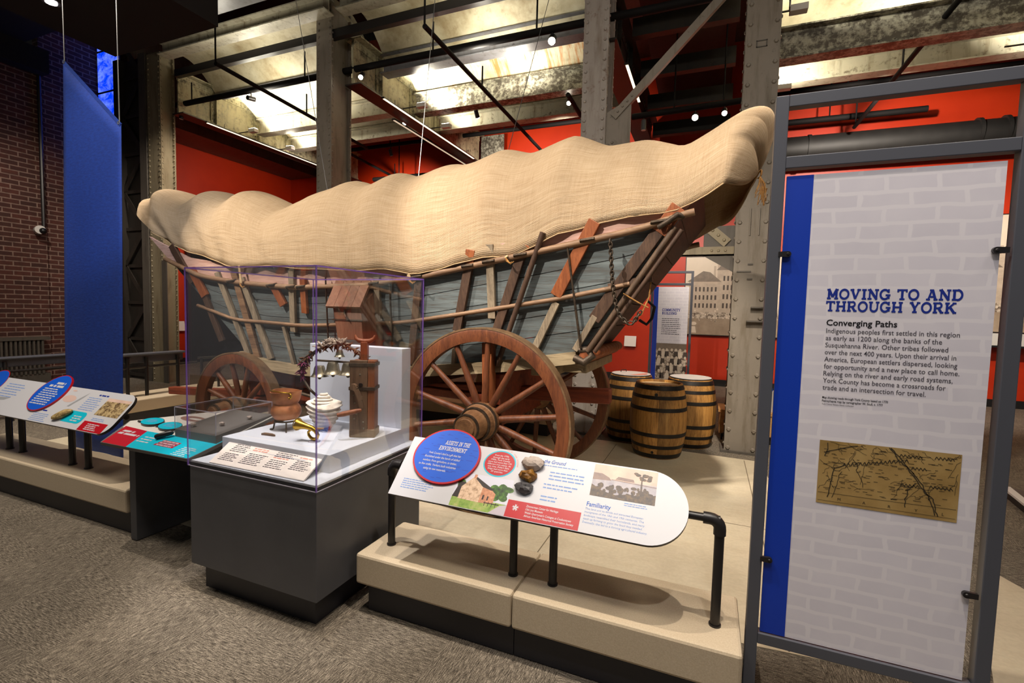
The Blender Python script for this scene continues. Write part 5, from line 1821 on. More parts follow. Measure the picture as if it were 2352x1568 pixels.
# ---- grey reading rails at the back
def back_rail(x, y0, y1, z, label, w=.34):
    t = Thing('reading_rail', label, 'panel', (x, (y0+y1)/2, .345))
    fr = Frame((x+.13, y0, z+.05), (0, 1, 0), (-S2, 0, S2))
    F = Frame((x+.12, y1, z-.10), (0, -1, 0), (-S2*.6, 0, .8))
    b = t.part('board', MB().box(x-.05, x-.02, y0, y1, z-.10, z+.02), 'grey_frame', bev=.012)
    t.part('cap_rail', MB().box(x-.09, x+.05, y0, y1, z+.01, z+.045), 'grey_frame', bev=.015)
    t.part('rail', MB().rod((x, y0+.05, z-.16), (x, y1+.2, z-.16), .02, 10), 'black_steel', smooth=40)
    for y in (y0+.2, y0+.45, y1-.1):
        t.part('post', MB().rod((x, y, .345), (x, y, z-.02), .024, 10), 'black_steel', smooth=40)
    return t
back_rail(-7.62, 4.0, 5.0, .93, 'grey-topped reading rail between the blue banner and the wagon front')
t = back_rail(-9.0, 3.0, 4.6, .86, 'grey-topped reading rail far left below the brick wall')
for y in (3.25, 3.5, 4.45):
    t.part('post_foot', MB().rod((-9.0, y, 0), (-9.0, y, .345), .024, 10), 'black_steel')
t = Thing('guard_rail', 'thin black rail posts seen through the left side of the case', 'rail', (-7.6, 5.4, .345))
t.part('rail', MB().rod((-7.6, 5.2, .84), (-7.2, 6.3, .84), .018, 8), 'black_steel')
for p in ((-7.58, 5.25), (-7.5, 5.48), (-7.4, 5.9)):
    t.part('post', MB().rod((p[0], p[1], .345), (p[0], p[1], .84), .02, 8), 'black_steel')

# ---------------------------------------------------------------- display case
dc = Thing('display_case', 'charcoal museum display case with a clear acrylic cover in front of the wagon', 'case', (-2.31, 2.33, 0))
PX0, PX1, PY0, PY1 = -2.795, -1.826, 1.856, 2.812
dc.part('pedestal', MB().box(PX0, PX1, PY0, PY1, .172, .79), 'pedestal', bev=.003)
dc.part('plinth', MB().box(PX0+.03, PX1-.07, PY0+.066, PY1-.05, .0, .172), 'plinth')
dc.part('deck', MB().box(PX0+.006, PX1-.006, PY0+.006, PY1-.006, .79, .796), 'white_deck')
T_ = .006
z0, z1 = .768, 1.914
for nm, b in (('cover_pane', (PX0-T_, PX1+T_, PY0-T_, PY0)), ('cover_pane', (PX0-T_, PX1+T_, PY1, PY1+T_)), ('cover_pane', (PX0-T_, PX0, PY0, PY1)), ('cover_pane', (PX1, PX1+T_, PY0, PY1))):
    dc.part(nm, MB().box(*b, z0, z1), 'acrylic')
dc.part('cover_top', MB().box(PX0-T_, PX1+T_, PY0-T_, PY1+T_, z1, z1+T_), 'acrylic')
e = .0032
xs = (PX0-T_, PX1+T_); ys = (PY0-T_, PY1+T_)
for x in xs:
    for y in ys:
        dc.part('cover_edge', MB().box(x-e, x+e, y-e, y+e, z0, z1+T_), 'acrylic_edge')
ed = MB()
for y in ys:
    ed.box(xs[0], xs[1], y-e, y+e, z1+T_-.004, z1+T_+.004)
for x in xs:
    ed.box(x-e, x+e, ys[0], ys[1], z1+T_-.004, z1+T_+.004)
dc.part('top_edge', ed, 'acrylic_edge')
ed = MB()
for y in ys:
    ed.box(xs[0], xs[1], y-.001, y+.001, z0-.002, z0+.002)
for x in xs:
    ed.box(x-.001, x+.001, ys[0], ys[1], z0-.002, z0+.002)
dc.part('foot_edge', ed, 'acrylic_edge_pale')
# riser with upright back
rs = Thing('display_riser', 'pale grey L-shaped riser with upright back inside the case', 'riser', (-2.3, 2.4, .796))
rs.part('shelf', MB().box(-2.76, -1.906, 2.035, 2.80, .796, .90), 'white_deck', bev=.003)
rs.part('upright_back', MB().box(-2.716, -1.9055, 2.70, 2.802, .90, 1.447), 'white_deck', bev=.003)
# slanted label
FL = Frame((-2.646, 1.868, .803), (1, .012, 0), (0, .235, .098))
lb = Thing('label_card', 'cream slanted caption card lying at the front of the display case', 'card', (-2.3, 1.95, .796))
cw, ch_ = .712, .254
cd = lb.part('card', MB().prism([(0, 0), (cw, 0), (cw-.04, ch_), (-.073, ch_)], FL, -.008, 0), 'cream_print')
lb.part('support', MB().box(-2.55, -2.05, 2.0, 2.03, .796, .858), 'white_deck')
tx = MB(); tiny_lines(tx, FL, .03, .200, .13, 7, .0145, .006, 41)
lb.part('small_lettering', tx, 'grey_print', parent=cd)
tx = MB(); tiny_lines(tx, FL, .025, .088, .13, 5, .0135, .006, 42)
lb.part('small_lettering', tx, 'grey_print', parent=cd)
tx = MB(); tiny_lines(tx, FL, .19, .115, .15, 7, .0135, .006, 43)
lb.part('small_lettering', tx, 'grey_print', parent=cd)
tx = MB(); tiny_lines(tx, FL, .37, .175, .15, 4, .0145, .006, 44)
lb.part('small_lettering', tx, 'grey_print', parent=cd)
tx = MB(); tiny_lines(tx, FL, .375, .098, .14, 5, .0145, .006, 45)
lb.part('small_lettering', tx, 'grey_print', parent=cd)
tx = MB(); tiny_lines(tx, FL, .545, .125, .13, 6, .0135, .006, 46)
lb.part('small_lettering', tx, 'grey_print', parent=cd)
tx = MB(); tiny_lines(tx, FL, .19, .212, .13, 2, .013, .007, 47)
lb.part('salmon_heading', tx, 'salmon_print', parent=cd)
tx = MB(); tiny_lines(tx, FL, .185, .160, .13, 2, .015, .008, 48)
lb.part('salmon_heading', tx, 'salmon_print', parent=cd)
tx = MB(); tiny_lines(tx, FL, .37, .205, .16, 1, .013, .008, 49)
lb.part('salmon_heading', tx, 'salmon_print', parent=cd)
tx = MB(); tiny_lines(tx, FL, .375, .118, .13, 1, .013, .008, 50)
lb.part('salmon_heading', tx, 'salmon_print', parent=cd)
tx = MB(); tiny_lines(tx, FL, .545, .198, .13, 1, .013, .008, 51)
lb.part('salmon_heading', tx, 'salmon_print', parent=cd)
tx = MB(); tiny_lines(tx, FL, .545, .150, .12, 1, .013, .008, 52)
lb.part('salmon_heading', tx, 'salmon_print', parent=cd)
tx = MB(); tiny_lines(tx, FL, .035, .222, .09, 1, .013, .011, 53)
lb.part('dark_heading', tx, 'black_print', parent=cd)
# copper pot on an iron stand
ps = Thing('pot_stand', 'low black iron tripod under the copper pot in the case', 'stand', (-2.56, 2.34, .90))
ZP = .90
ps.part('ring', MB().tube([(-2.56+.068*math.cos(a), 2.34+.068*math.sin(a), ZP+.063) for a in [2*PI*i/28 for i in range(28)]], .006, 6, closed=True), 'iron', smooth=60)
for a in (-2.5, -.75, .9):
    d = V3((math.cos(a), math.sin(a), 0))
    b0 = V3((-2.56, 2.34, ZP))
    ps.part('leg', MB().tube([b0+d*.068+V3((0, 0, .063)), b0+d*.078+V3((0, 0, .012)), b0+d*.082+V3((0, 0, .005)), b0+d*.10+V3((0, 0, .005))], .0055, 6), 'iron', smooth=60)
pt = Thing('copper_pot', 'battered copper pot with narrow waist and wire handle in the case', 'pot', (-2.56, 2.34, ZP+.068), local=False)
prof = [(0, 0), (.045, 0), (.068, .006), (.082, .022), (.093, .045), (.094, .062), (.090, .080), (.080, .096), (.0715, .105), (.0735, .112), (.083, .126), (.090, .150), (.0945, .180), (.096, .19), (.091, .19), (.086, .17), (.067, .106), (.06, .04), (0, .03)]
mb = MB().lathe(prof, 36, Matrix.Translation((-2.56, 2.34, ZP+.068)))
for v_ in mb.bm.verts:
    dx, dy = v_.co.x+2.56, v_.co.y-2.34
    a = math.atan2(dy, dx)
    v_.co.z += .005*math.cos(a*2+.6)*max(0, (v_.co.z-ZP-.17)/.08)
pt.part('body', mb, 'copper', smooth=60)
zt = ZP+.068+.184
pt.part('handle', MB().tube([(-2.48, 2.30, zt-.012), (-2.475, 2.29, zt+.005), (-2.51, 2.26, zt+.01), (-2.58, 2.255, zt+.012), (-2.645, 2.29, zt+.008), (-2.64, 2.32, zt)], .004, 6), 'brass', smooth=60)
pt.part('handle_lug', MB().tube([(-2.477+.013*math.cos(a), 2.292, zt-.016+.016*math.sin(a)) for a in [2*PI*i/14 for i in range(14)]], .005, 6, closed=True), 'brass', smooth=60)
# big white shell on a small stand
random.seed(77)
sh = Thing('conch_shell', 'chalk-white ridged conch shell standing on the riser', 'shell', (-2.33, 2.45, .90))
rowsS = []
for i in range(26):
    z = .012+.195*i/25
    f = i/25
    R0 = .045+.065*math.sin(min(1, f*1.25)*PI/2)
    if f > .82:
        R0 *= 1-.72*((f-.82)/.18)**1.4
    row = []
    for j in range(33):
        a = 2*PI*j/32
        k = 1+.10*math.sin(3*a+f*5)+.07*math.sin(f*44+a)+.16*max(0, math.cos(a-.35))*f
        row.append(V3((-2.345+R0*k*math.cos(a)*1.05, 2.455+R0*k*math.sin(a)*.8, .90+z+.012*math.sin(a*2+1)*f)))
    rowsS.append(row)
mb = MB().grid(rowsS)
mb.face(mb.verts(list(reversed(rowsS[0][:-1])))); mb.face(mb.verts(rowsS[-1][:-1]))
for k in range(7):
    a = 1.0*k
    mb.ball((-2.345+.085*math.cos(a), 2.455+.07*math.sin(a), 1.055+.006*math.sin(k*2)), .022, 8, 6, (1, 1, .8), .1)
for k in range(4):
    mb.tube([(-2.345+(.085-.02*k)*math.cos(a), 2.455+(.062-.014*k)*math.sin(a), 1.07+.018*k+.003*a) for a in [2*PI*i/20 for i in range(21)]], .012-.001*k, 6)
sh.part('body', mb, 'shell', smooth=50)
sh.part('wire_stand', MB().tube([(-2.34, 2.40, .905), (-2.30, 2.39, .925), (-2.28, 2.41, .905)], .004, 6).tube([(-2.37, 2.44, .903), (-2.34, 2.45, .918)], .004, 6), 'iron')
random.seed(12)
# coiled brass horn
hn = Thing('brass_horn', 'small coiled brass horn with flared bell in front of the shell', 'horn', (-2.195, 2.24, .90))
cs = [(-2.280, 2.17, 1.003), (-2.260, 2.172, 1.000), (-2.225, 2.18, .994), (-2.185, 2.19, .984), (-2.165, 2.195, .97), (-2.153, 2.20, .945), (-2.160, 2.20, .925), (-2.180, 2.20, .915), (-2.205, 2.20, .92), (-2.223, 2.20, .935), (-2.227, 2.20, .955), (-2.210, 2.205, .972), (-2.185, 2.21, .978), (-2.155, 2.225, .978), (-2.120, 2.24, .98)]
rs_ = [.036, .026, .018, .014, .0125, .0115, .0105, .0095, .009, .0085, .008, .0075, .007, .0055, .005]
hn.part('tube', MB().tube(cs, rs_, 16, caps=False), 'brass', smooth=70)
hn.part('bell_rim', MB().tube([V3(cs[0])+V3((-.001, .036*math.cos(a), .036*math.sin(a))) for a in [2*PI*i/24 for i in range(24)]], .003, 6, closed=True), 'brass', smooth=70)
hn.part('mouthpiece', MB().rod((-2.135, 2.235, .979), (-2.107, 2.246, .981), .0065, 10, .013), 'iron', smooth=60)
solo('horn_stand', 'clear little acrylic prop with round foot under the brass horn', 'stand', MB().rod((-2.185, 2.205, .9005), (-2.185, 2.205, .904), .035, 20).rod((-2.185, 2.205, .904), (-2.185, 2.205, .913), .006, 8), 'acrylic_edge_pale')
random.seed(5)
solo('stone_point', 'flat brown chipped stone point lying on the riser below the pot', 'stone', MB().prism([(-.05, -.012), (.045, -.014), (.055, -.008), (.02, .008), (-.02, .012), (-.045, .010)], Frame((-2.53, 2.18, .9005), (1, .1, 0), (-.1, 1, 0)), 0, .012), 'jack_wood')
# arch of harness bells with fur
ba = Thing('harness_bell_arch', 'fur-trimmed iron arch hung with brass harness bells in the case', 'bells', (-2.3, 2.52, .90))
ap = [(-2.43, 2.50, 1.055), (-2.44, 2.50, 1.10), (-2.52, 2.50, 1.15), (-2.585, 2.50, 1.22), (-2.59, 2.50, 1.30), (-2.54, 2.51, 1.375), (-2.45, 2.52, 1.435), (-2.35, 2.53, 1.468), (-2.25, 2.54, 1.465), (-2.16, 2.55, 1.43), (-2.10, 2.56, 1.37), (-2.08, 2.57, 1.27), (-2.10, 2.575, 1.17), (-2.115, 2.575, 1.12), (-2.09, 2.575, 1.02), (-2.06, 2.57, .905)]
ba.part('iron_frame', MB().tube(ap, .009, 8), 'iron', smooth=60)
fr_ = random.Random(9)
def tuft(pts, n, ln, r, dn):
    mb = MB()
    for k in range(n):
        f = fr_.random()*(len(pts)-1.001)
        i = int(f)
        p = V3(pts[i]).lerp(V3(pts[i+1]), f-i)
        d = V3((fr_.random()-.5, fr_.random()-.5, fr_.random()-.5+dn)).normalized()
        q = p+d*ln*(.5+fr_.random())
        mb.tube([p, p.lerp(q, .5)+V3((0, 0, .004)), q], [r, r*.9, r*.25], 5)
    return mb
ba.part('brown_fur', tuft(ap[4:7]+ap[8:11], 150, .035, .007, -.25), 'fur_dark', smooth=80)
ba.part('grey_fur', tuft(ap[6:9], 110, .04, .009, .3), 'fur_light', smooth=80)
ba.part('purple_fringe', tuft(ap[3:6], 80, .04, .007, -.4), 'fur_purple', smooth=80)
ba.part('bell_bar', MB().rod((-2.46, 2.505, 1.352), (-2.10, 2.54, 1.352), .007, 8), 'iron')
for x, y, z, s in ((-2.43, 2.50, 1.245, 1.3), (-2.318, 2.505, 1.27, 1.4), (-2.20, 2.515, 1.272, 1.38), (-2.108, 2.525, 1.26, 1.2), (-2.285, 2.53, 1.385, .8)):
    bell = ba.part('bell', MB().lathe([(0, .058*s), (.022*s, .056*s), (.027*s, .044*s), (.031*s, .02*s), (.04*s, .004*s), (.047*s, 0), (.044*s, .0), (.028*s, .02*s), (.02*s, .048*s), (0, .05*s)], 26, Matrix.Translation((x, y, z))), 'nickel', smooth=50)
    ba.part('clapper', MB().rod((x, y, z+.04*s), (x, y, z-.006), .003, 6).ball((x, y, z-.010), .009*s, 8, 6), 'iron', parent=bell)
# wooden wagon jack
jk = Thing('wagon_jack', 'tall wooden wagon jack with crank handle and forked top in the case', 'jack', (-2.02, 2.46, .90))
a0 = .42
JF = Frame((-2.02, 2.46, .90), (math.cos(a0)*1.0, math.sin(a0), 0), (0, 0, 1))    # u along its front face, normal towards the visitors
def jbox(u0, u1, n0, n1, z0_, z1_):
    p = [JF.p(u, z, n) for z in (z0_, z1_) for u, n in ((u0, n0), (u1, n0), (u1, n1), (u0, n1))]
    mb = MB(); mb.hexa([p[0], p[3], p[2], p[1], p[4], p[7], p[6], p[5]][:])
    bmesh.ops.recalc_face_normals(mb.bm, faces=mb.bm.faces)
    return mb
jk.part('front_board', jbox(-.075, .035, .045, .065, .0, .49), 'jack_wood', bev=.004)
mb = jbox(-.072, .075, -.055, .045, .0, .485)
jk.part('body', mb, 'jack_side', bev=.006)
jk.part('side_board', jbox(.037, .079, .046, .062, .002, .488), 'jack_side', bev=.003)
for z_ in (.45, .30):
    jk.part('iron_band', jbox(-.08, .082, -.06, .069, z_, z_+.022), 'iron', bev=.002)
jk.part('foot_block', jbox(-.078, .083, -.06, .067, .0, .055), 'jack_wood', bev=.008)
jk.part('lifting_bar', jbox(-.022, .022, -.02, .02, .485, .60), 'jack_side', bev=.003)
fk = [JF.p(-.062, .645), JF.p(-.055, .622), JF.p(-.035, .607), JF.p(0, .603), JF.p(.035, .607), JF.p(.058, .622), JF.p(.066, .645)]
jk.part('fork_top', MB().tube(fk, [.006, .012, .015, .016, .015, .012, .006], 10), 'jack_side', smooth=60)
cr = [JF.p(-.045, .325, .085), JF.p(-.055, .33, .075), JF.p(-.025, .31, .095), JF.p(.005, .245, .10), JF.p(.012, .195, .10), JF.p(.0, .175, .10)]
jk.part('crank_arm', MB().bar(cr[2], cr[3], .028, .012, JF.n).bar(cr[3], cr[4], .026, .012, JF.n).rod(JF.p(-.045, .325, .06), JF.p(-.045, .325, .10), .02, 12).bar(JF.p(-.045, .325, .094), cr[2], .028, .012, JF.n), 'jack_wood', smooth=40)
jk.part('crank_handle', MB().tube([JF.p(.01, .185, .10), JF.p(-.02, .178, .11), JF.p(-.09, .165, .135), JF.p(-.125, .158, .145)], [.010, .015, .017, .012], 12), 'jack_side', smooth=60)
rv = MB()
for u_, z_ in ((-.05, .27), (-.04, .22), (.0, .26), (-.045, .12), (.01, .10), (-.03, .15), (-.01, .40), (.01, .20), (.015, .06)):
    rv.dome(JF.p(u_, z_, .065), JF.n, .006, 8)
jk.part('nail_head', rv, 'nickel')
slot = MB().cbox((0, 0, 0), (.001, .001, .001))
jk.part('latch_hole', MB().rod(JF.p(-.005, .335, .055), JF.p(-.005, .335, .072), .013, 12), 'black_rubber')

# ---------------------------------------------------------------- touch table with turquoise graphics
tt = Thing('touch_table', 'low slanted hands-on table with red and turquoise graphics between bench and case', 'table', (-3.4, 2.2, 0))
sl = .225
FT = Frame((0, 1.945, .748), (1, 0, 0), (0, 1, sl))
kT = math.hypot(1, sl)
outline = [(-3.845, -.004), (-2.962, .01), (-2.955, .70), (-3.45, .66), (-4.045, .30)]
tp = tt.part('top', MB().prism(outline, FT, -.022, 0), 'tray', label='dark edged table top')
tt.part('leg_panel', MB().box(-3.80, -3.73, 2.09, 2.72, .005, .76), 'pedestal', bev=.003)
tt.part('back_panel', MB().box(-3.73, -3.0, 2.62, 2.66, .02, .80), 'plinth')
tt.part('white_field', MB().flat([(-3.965, .205), (-2.965, .21), (-2.962, .69), (-3.455, .65), (-4.035, .298)], FT, .0005), 'off_white', parent=tp)
tt.part('red_field', MB().flat([(-3.838, .0), (-3.572, .002), (-3.69, .212), (-3.962, .226)], FT, .0008), 'red_print', parent=tp, label='red corner of the table graphic')
tt.part('turquoise_field', MB().flat([(-3.572, .002), (-2.968, .014), (-2.962, .30), (-3.47, .212), (-3.69, .212)], FT, .0008), 'teal_print', parent=tp, label='turquoise part of the table graphic')
tx = MB()
tiny_lines(tx, FT, -3.89, .158, .13, 1, .03, .022, 61, .0014, 0)
tiny_lines(tx, FT, -3.887, .125, .225, 1, .03, .022, 62, .0014, 0)
tiny_lines(tx, FT, -3.60, .138, .13, 3, .029, .012, 63, .0014)
tiny_lines(tx, FT, -3.15, .11, .14, 6, .018, .008, 64, .0014)
tt.part('white_lettering', tx, 'white_print', parent=tp)
rd = MB()
for k in range(3):
    rd.rect(-3.40-.005*k, .128-.025*k, -3.225+.003*k, .149-.025*k, FT, .0014)
tt.part('red_caption', rd, 'red_print', parent=tp)
tx = MB()
tiny_lines(tx, FT, -3.392, .133, .16, 3, .025, .009, 65, .0020, .1)
tt.part('caption_lettering', tx, 'white_print', parent=tp)
M['pic_bone'] = plain('brown_bone_picture', (142, 104, 94), .5)
pc = MB()
pc.ell(-3.56, .46, .13, .04, FT, .0010, 24); pc.mi = 1; pc.ell(-3.53, .46, .07, .013, FT, .0013, 20)
tt.part('object_picture', pc, ['pic_bone', 'off_white'], parent=tp)
for k, (u_, v_) in enumerate(((-3.80, .318), (-3.572, .300))):
    t = Thing('flip_lid', ['turquoise oval flip lid farther left on the touch table', 'turquoise oval flip lid nearer the acrylic box on the touch table'][k], 'lid', FT.p(u_, v_, 0), group='oval flip lids on the touch table')
    t.part('plate', MB().ell(u_, v_, .105, .058, FT, .004, 32, .018), 'black_rubber')
    t.part('print_face', MB().ell(u_, v_, .102, .055, FT, .0185, 32), 'teal_print')
    tx = MB(); tiny_lines(tx, FT, u_-.05, v_+.018, .10, 4, .012, .005, 70+k, .019)
    t.part('lettering', tx, 'paleblue_print')
    t.part('hinge', MB().rod(FT.p(u_-.135, v_-.02, .01), FT.p(u_-.085, v_-.015, .01), .007, 8), 'black_steel')
# acrylic box on the table
ab = Thing('acrylic_box', 'low clear acrylic box on a grey base standing on the touch table', 'case', (-3.18, 2.38, .80))
BX0, BX1, BY0, BY1 = -3.385, -2.976, 2.150, 2.590
ab.part('base_tray', MB().hexa([V3(p) for p in ((BX0, BY0, .795), (BX1, BY0, .795), (BX1, BY1, .894), (BX0, BY1, .894), (BX0, BY0, .848), (BX1, BY0, .848), (BX1, BY1, .905), (BX0, BY1, .905))]), 'tray')
for b in ((BX0, BX1, BY0, BY0+.005), (BX0, BX1, BY1-.005, BY1), (BX0, BX0+.005, BY0+.005, BY1-.005), (BX1-.005, BX1, BY0+.005, BY1-.005)):
    z_ = .85 if b[2] < 2.3 and b[3] < 2.3 else .85
    ab.part('box_pane', MB().box(*b, z_, .998), 'acrylic')
ab.part('box_top', MB().box(BX0, BX1, BY0, BY1, .998, 1.003), 'acrylic')
ed = MB()
for x in (BX0, BX1):
    for y in (BY0, BY1):
        ed.box(x-.002, x+.002, y-.002, y+.002, .85, 1.003)
    ed.box(x-.002, x+.002, BY0, BY1, 1.0, 1.004)
for y in (BY0, BY1):
    ed.box(BX0, BX1, y-.002, y+.002, 1.0, 1.004)
ab.part('box_edge', ed, 'acrylic_edge_pale')
random.seed(4)
for k, (x, y) in enumerate(((-3.30, 2.22), (-3.12, 2.30), (-3.05, 2.46))):
    solo('find_sample', ['small pale find at the left inside the acrylic box', 'small pale find in the middle of the acrylic box', 'small pale find at the back right inside the acrylic box'][k], 'stone',
         MB().ball((x, y, .868+.12*(y-2.15)), .016, 8, 6, (1.3, 1, .7), .15), 'limestone', group='finds in the acrylic box')
random.seed(12)
pb = Thing('hand_probe', 'hand tool with black grip and thin metal rod reaching into the acrylic box', 'tool', FT.p(-3.47, .155, .02))
g0, g1 = FT.p(-3.475, .135, .019), FT.p(-3.40, .215, .03)
pb.part('grip', MB().tube([g0, g0.lerp(g1, .08), g0.lerp(g1, .9), g1], [.012, .018, .017, .011], 14), 'black_rubber', smooth=50)
pb.part('rod', MB().rod(g1, g1+(g1-g0).normalized()*.14, .005, 8), 'cable', smooth=50)

# ---------------------------------------------------------------- tall info panel in a steel frame, right
def info_stand(x0, y, rz, label, big=True):
    t = Thing('info_stand', label, 'sign', (x0, y, 0), rz, local=True)
    w, H, s = .83, 2.63, .048
    fr = MB()
    for x in (0, w-s):
        t.part('frame_post', MB().box(x, x+s, 0, s, 0, H), 'grey_frame', bev=.003)
    for z in (H-s, 2.335, .292):
        t.part('frame_bar', MB().box(s, w-s, .0, s, z, z+s), 'grey_frame', bev=.003)
    pn = t.part('panel', MB().box(.056, .752, .012, .024, .345, 2.305), 'panel_print', label='pale panel printed with faint bricks')
    return t, pn
ist, pn = info_stand(.212, 2.292, 0, 'tall framed info panel titled moving to and through york at the right edge')
ist.part('blue_stripe', MB().box(.056, .152, .0108, .012, .345, 2.305), 'stripe_blue', parent=pn, label='vertical blue stripe')
def clip(t, x, z, s):
    c = MB()
    fr = Frame((x, .0, z), (1, 0, 0), (0, 0, 1))
    pts = [(-s*.035, -.010), (0, -.012)] + [(s*.012*math.sin(a)*1.0, -.012*math.cos(a)) for a in [PI*i/8 for i in range(9)]] + [(0, .012), (-s*.035, .010)]
    if s < 0:
        pts = pts[::-1]
    c.prism(pts, fr, -.010, .004)
    c.dome((x, -.004, z), (0, -1, 0), .006, 10)
    t.part('panel_clip', c, 'black_steel')
for x, z, s in ((.075, 1.985, 1), (.075, .675, 1), (.738, 1.985, -1), (.738, .690, -1)):
    clip(ist, x, z, s)
FI = Frame((-.212, .012, 0), (1, 0, 0), (0, 0, 1))      # u equals world x, v equals height
tx = MB()
slab(tx, 'MOVING TO AND', FI, .437, 1.801, .042, .434, .0007)
ist.part('heading', tx, 'navy_print', parent=pn)
tx = MB()
slab(tx, 'THROUGH YORK', FI, .436, 1.752, .042, .418, .0007)
ist.part('heading', tx, 'navy_print', parent=pn, label='navy slab-serif heading')
tx = MB()
text(tx, 'Converging Paths', FI, .441, 1.695, .034, .236, .0007, .018)
ist.part('subheading', tx, 'black_print', parent=pn)
tx = MB()
LN = (('Indigenous peoples first settled in this region', .428), ('as early as 1200 along the banks of the', .377), ('Susquehanna River. Other tribes followed', .397), ('over the next 400 years. Upon their arrival in', .423), ('America, European settlers dispersed, looking', .428), ('for opportunity and a new place to call home.', .436), ('Relying on the river and early road systems,', .418), ('York County has become a crossroads for', .399), ('trade and an intersection for travel.', .340))
for k, (ln, wd) in enumerate(LN):
    text(tx, ln, FI, .4425, 1.664-.0291*k, .0275, wd, .0007, .003)
ist.part('body_lettering', tx, 'grey_print', parent=pn)
tx = MB()
text(tx, 'Map showing roads through York County based on 1770', FI, .444, 1.395, .0125, .222, .0007, .014)
text(tx, 'Pennsylvania map by cartographer W. Scull, c. 1777', FI, .444, 1.381, .0125, .206, .0007, .014)
text(tx, 'York County History Center Collection', FI, .444, 1.369, .0085, .11, .0007)
ist.part('caption_lettering', tx, 'black_print', parent=pn)
M['map_paper'] = noisy('old_map_paper', [(140, 112, 62), (164, 134, 80), (176, 148, 94)], 6, .5, bstr=0)
M['map_ink'] = plain('map_ink', (50, 42, 28), .6)
MP = FI.sub(.446, .957)
mw, mh = .461, .264
mb = MB().rect(0, 0, mw, mh, MP, .0012)
ink = mb; ink.mi = 1
mr = random.Random(17)
def ribbon(pts, w, wz):
    for (a, b), (c, d) in zip(pts, pts[1:]):
        l = math.hypot(c-a, d-b) or 1
        nx, ny = -(d-b)/l*w/2, (c-a)/l*w/2
        ink.flat([(a-nx, b-ny), (c-nx, d-ny), (c+nx, d+ny), (a+nx, b+ny)], MP, wz)
def wig(a, b, n, amp):
    out = []
    for i in range(n+1):
        f = i/n
        out.append((min(mw-.003, max(.003, a[0]+(b[0]-a[0])*f+amp*(mr.random()-.5))), min(mh-.003, max(.003, a[1]+(b[1]-a[1])*f+amp*(mr.random()-.5)))))
    return out
for off in (0, .008):
    ribbon(wig((.235+off, mh-.004), (.31+off, .17), 9, .008)+wig((.31+off, .17), (.375+off, .075), 9, .008)+wig((.375+off, .075), (.395+off, .015), 6, .006), .0034, .0018)
ribbon(wig((.04, .03), (.055, .15), 8, .006)+wig((.055, .15), (.09, .17), 4, .005), .0034, .0018)
ribbon(wig((.056, .03), (.08, .14), 8, .008), .002, .0018)
ribbon(wig((.30, .03), (.30, .10), 6, .008)+wig((.30, .10), (.33, .13), 5, .008), .003, .0018)
ribbon(wig((.12, .20), (.16, .09), 7, .012), .002, .0018)
for k in range(16):
    x = .085+.0135*k
    ribbon([(x, .165+.003*k), (x+.006, .176+.003*k+.004*mr.random()), (x+.012, .165+.003*k)], .0028, .0019)
ribbon(wig((.02, .215), (.13, .255), 8, .006), .003, .0018)
ribbon([(.02, .20), (.03, .23), (.028, .255)], .003, .0018)
for cx, cy, n in ((.30, .235, 6), (.41, .24, 5), (.40, .125, 6), (.31, .12, 5), (.34, .19, 4)):
    for k in range(n):
        a = cx+.012*k-.03
        ribbon([(a, cy-.006), (a+.005, cy+.006), (a+.012, cy-.004)], .0024, .0018)
ribbon(wig((.005, .045), (mw-.005, .05), 6, .001), .0014, .0018)
ribbon(wig((.005, .012), (mw-.005, .014), 6, .001), .0012, .0018)
for k in range(44):
    a = (mr.random()*mw, .05+mr.random()*(mh-.06)); an = mr.random()*PI
    ln = .03+.06*mr.random()
    ribbon(wig(a, (min(mw-.005, max(.005, a[0]+ln*math.cos(an))), min(mh-.005, max(.052, a[1]+ln*math.sin(an)))), 5, .008), .0012, .0018)
for k in range(190):
    x, y = .01+mr.random()*(mw-.04), .055+mr.random()*(mh-.07)
    ink.rect(x, y, x+.008+.014*mr.random(), y+.0016, MP, .0017)
for k in range(5):
    text(ink, 'MARYL'[k], MP, .075+.085*k, .02, .016, None, .0018)
ist.part('map_picture', ink, ['map_paper', 'map_ink'], parent=pn, label='brown old map picture')

# ---------------------------------------------------------------- blue hanging banner
bn = Thing('hanging_banner', 'tall plain blue fabric banner with a slanted top hung on two cables at left', 'banner', (-5.9, 3.0, .1))
rowsB = []
for i in range(21):
    f = i/20
    xl, xr = -6.40-.16*min(1, f*1.4), -5.45-.085*f
    zl, zr = 4.22+(.10-4.22)*f, 3.45+(.10-3.45)*f
    rowsB.append([V3((xl+(xr-xl)*g, 3.0+.012*math.sin(g*9+f*2)*f, zl+(zr-zl)*g)) for g in [k/16 for k in range(17)]])
bn.part('cloth', MB().grid([list(reversed(r)) for r in rowsB]), 'banner', solid=.006, smooth=60)
bn.part('top_hem', MB().bar((-6.40, 3.0, 4.215), (-5.45, 3.0, 3.45), .03, .012), 'banner')
for p in ((-6.375, 3.0, 4.20), (-5.47, 3.0, 3.47)):
    bn.part('eyelet', MB().tube([V3(p)+V3((.014*math.cos(a), -.008, .014*math.sin(a))) for a in [2*PI*i/12 for i in range(12)]], .004, 5, closed=True), 'cable')
    bn.part('hanging_cable', MB().rod(p, (p[0], 3.0, 8.4), .005, 6), 'cable')

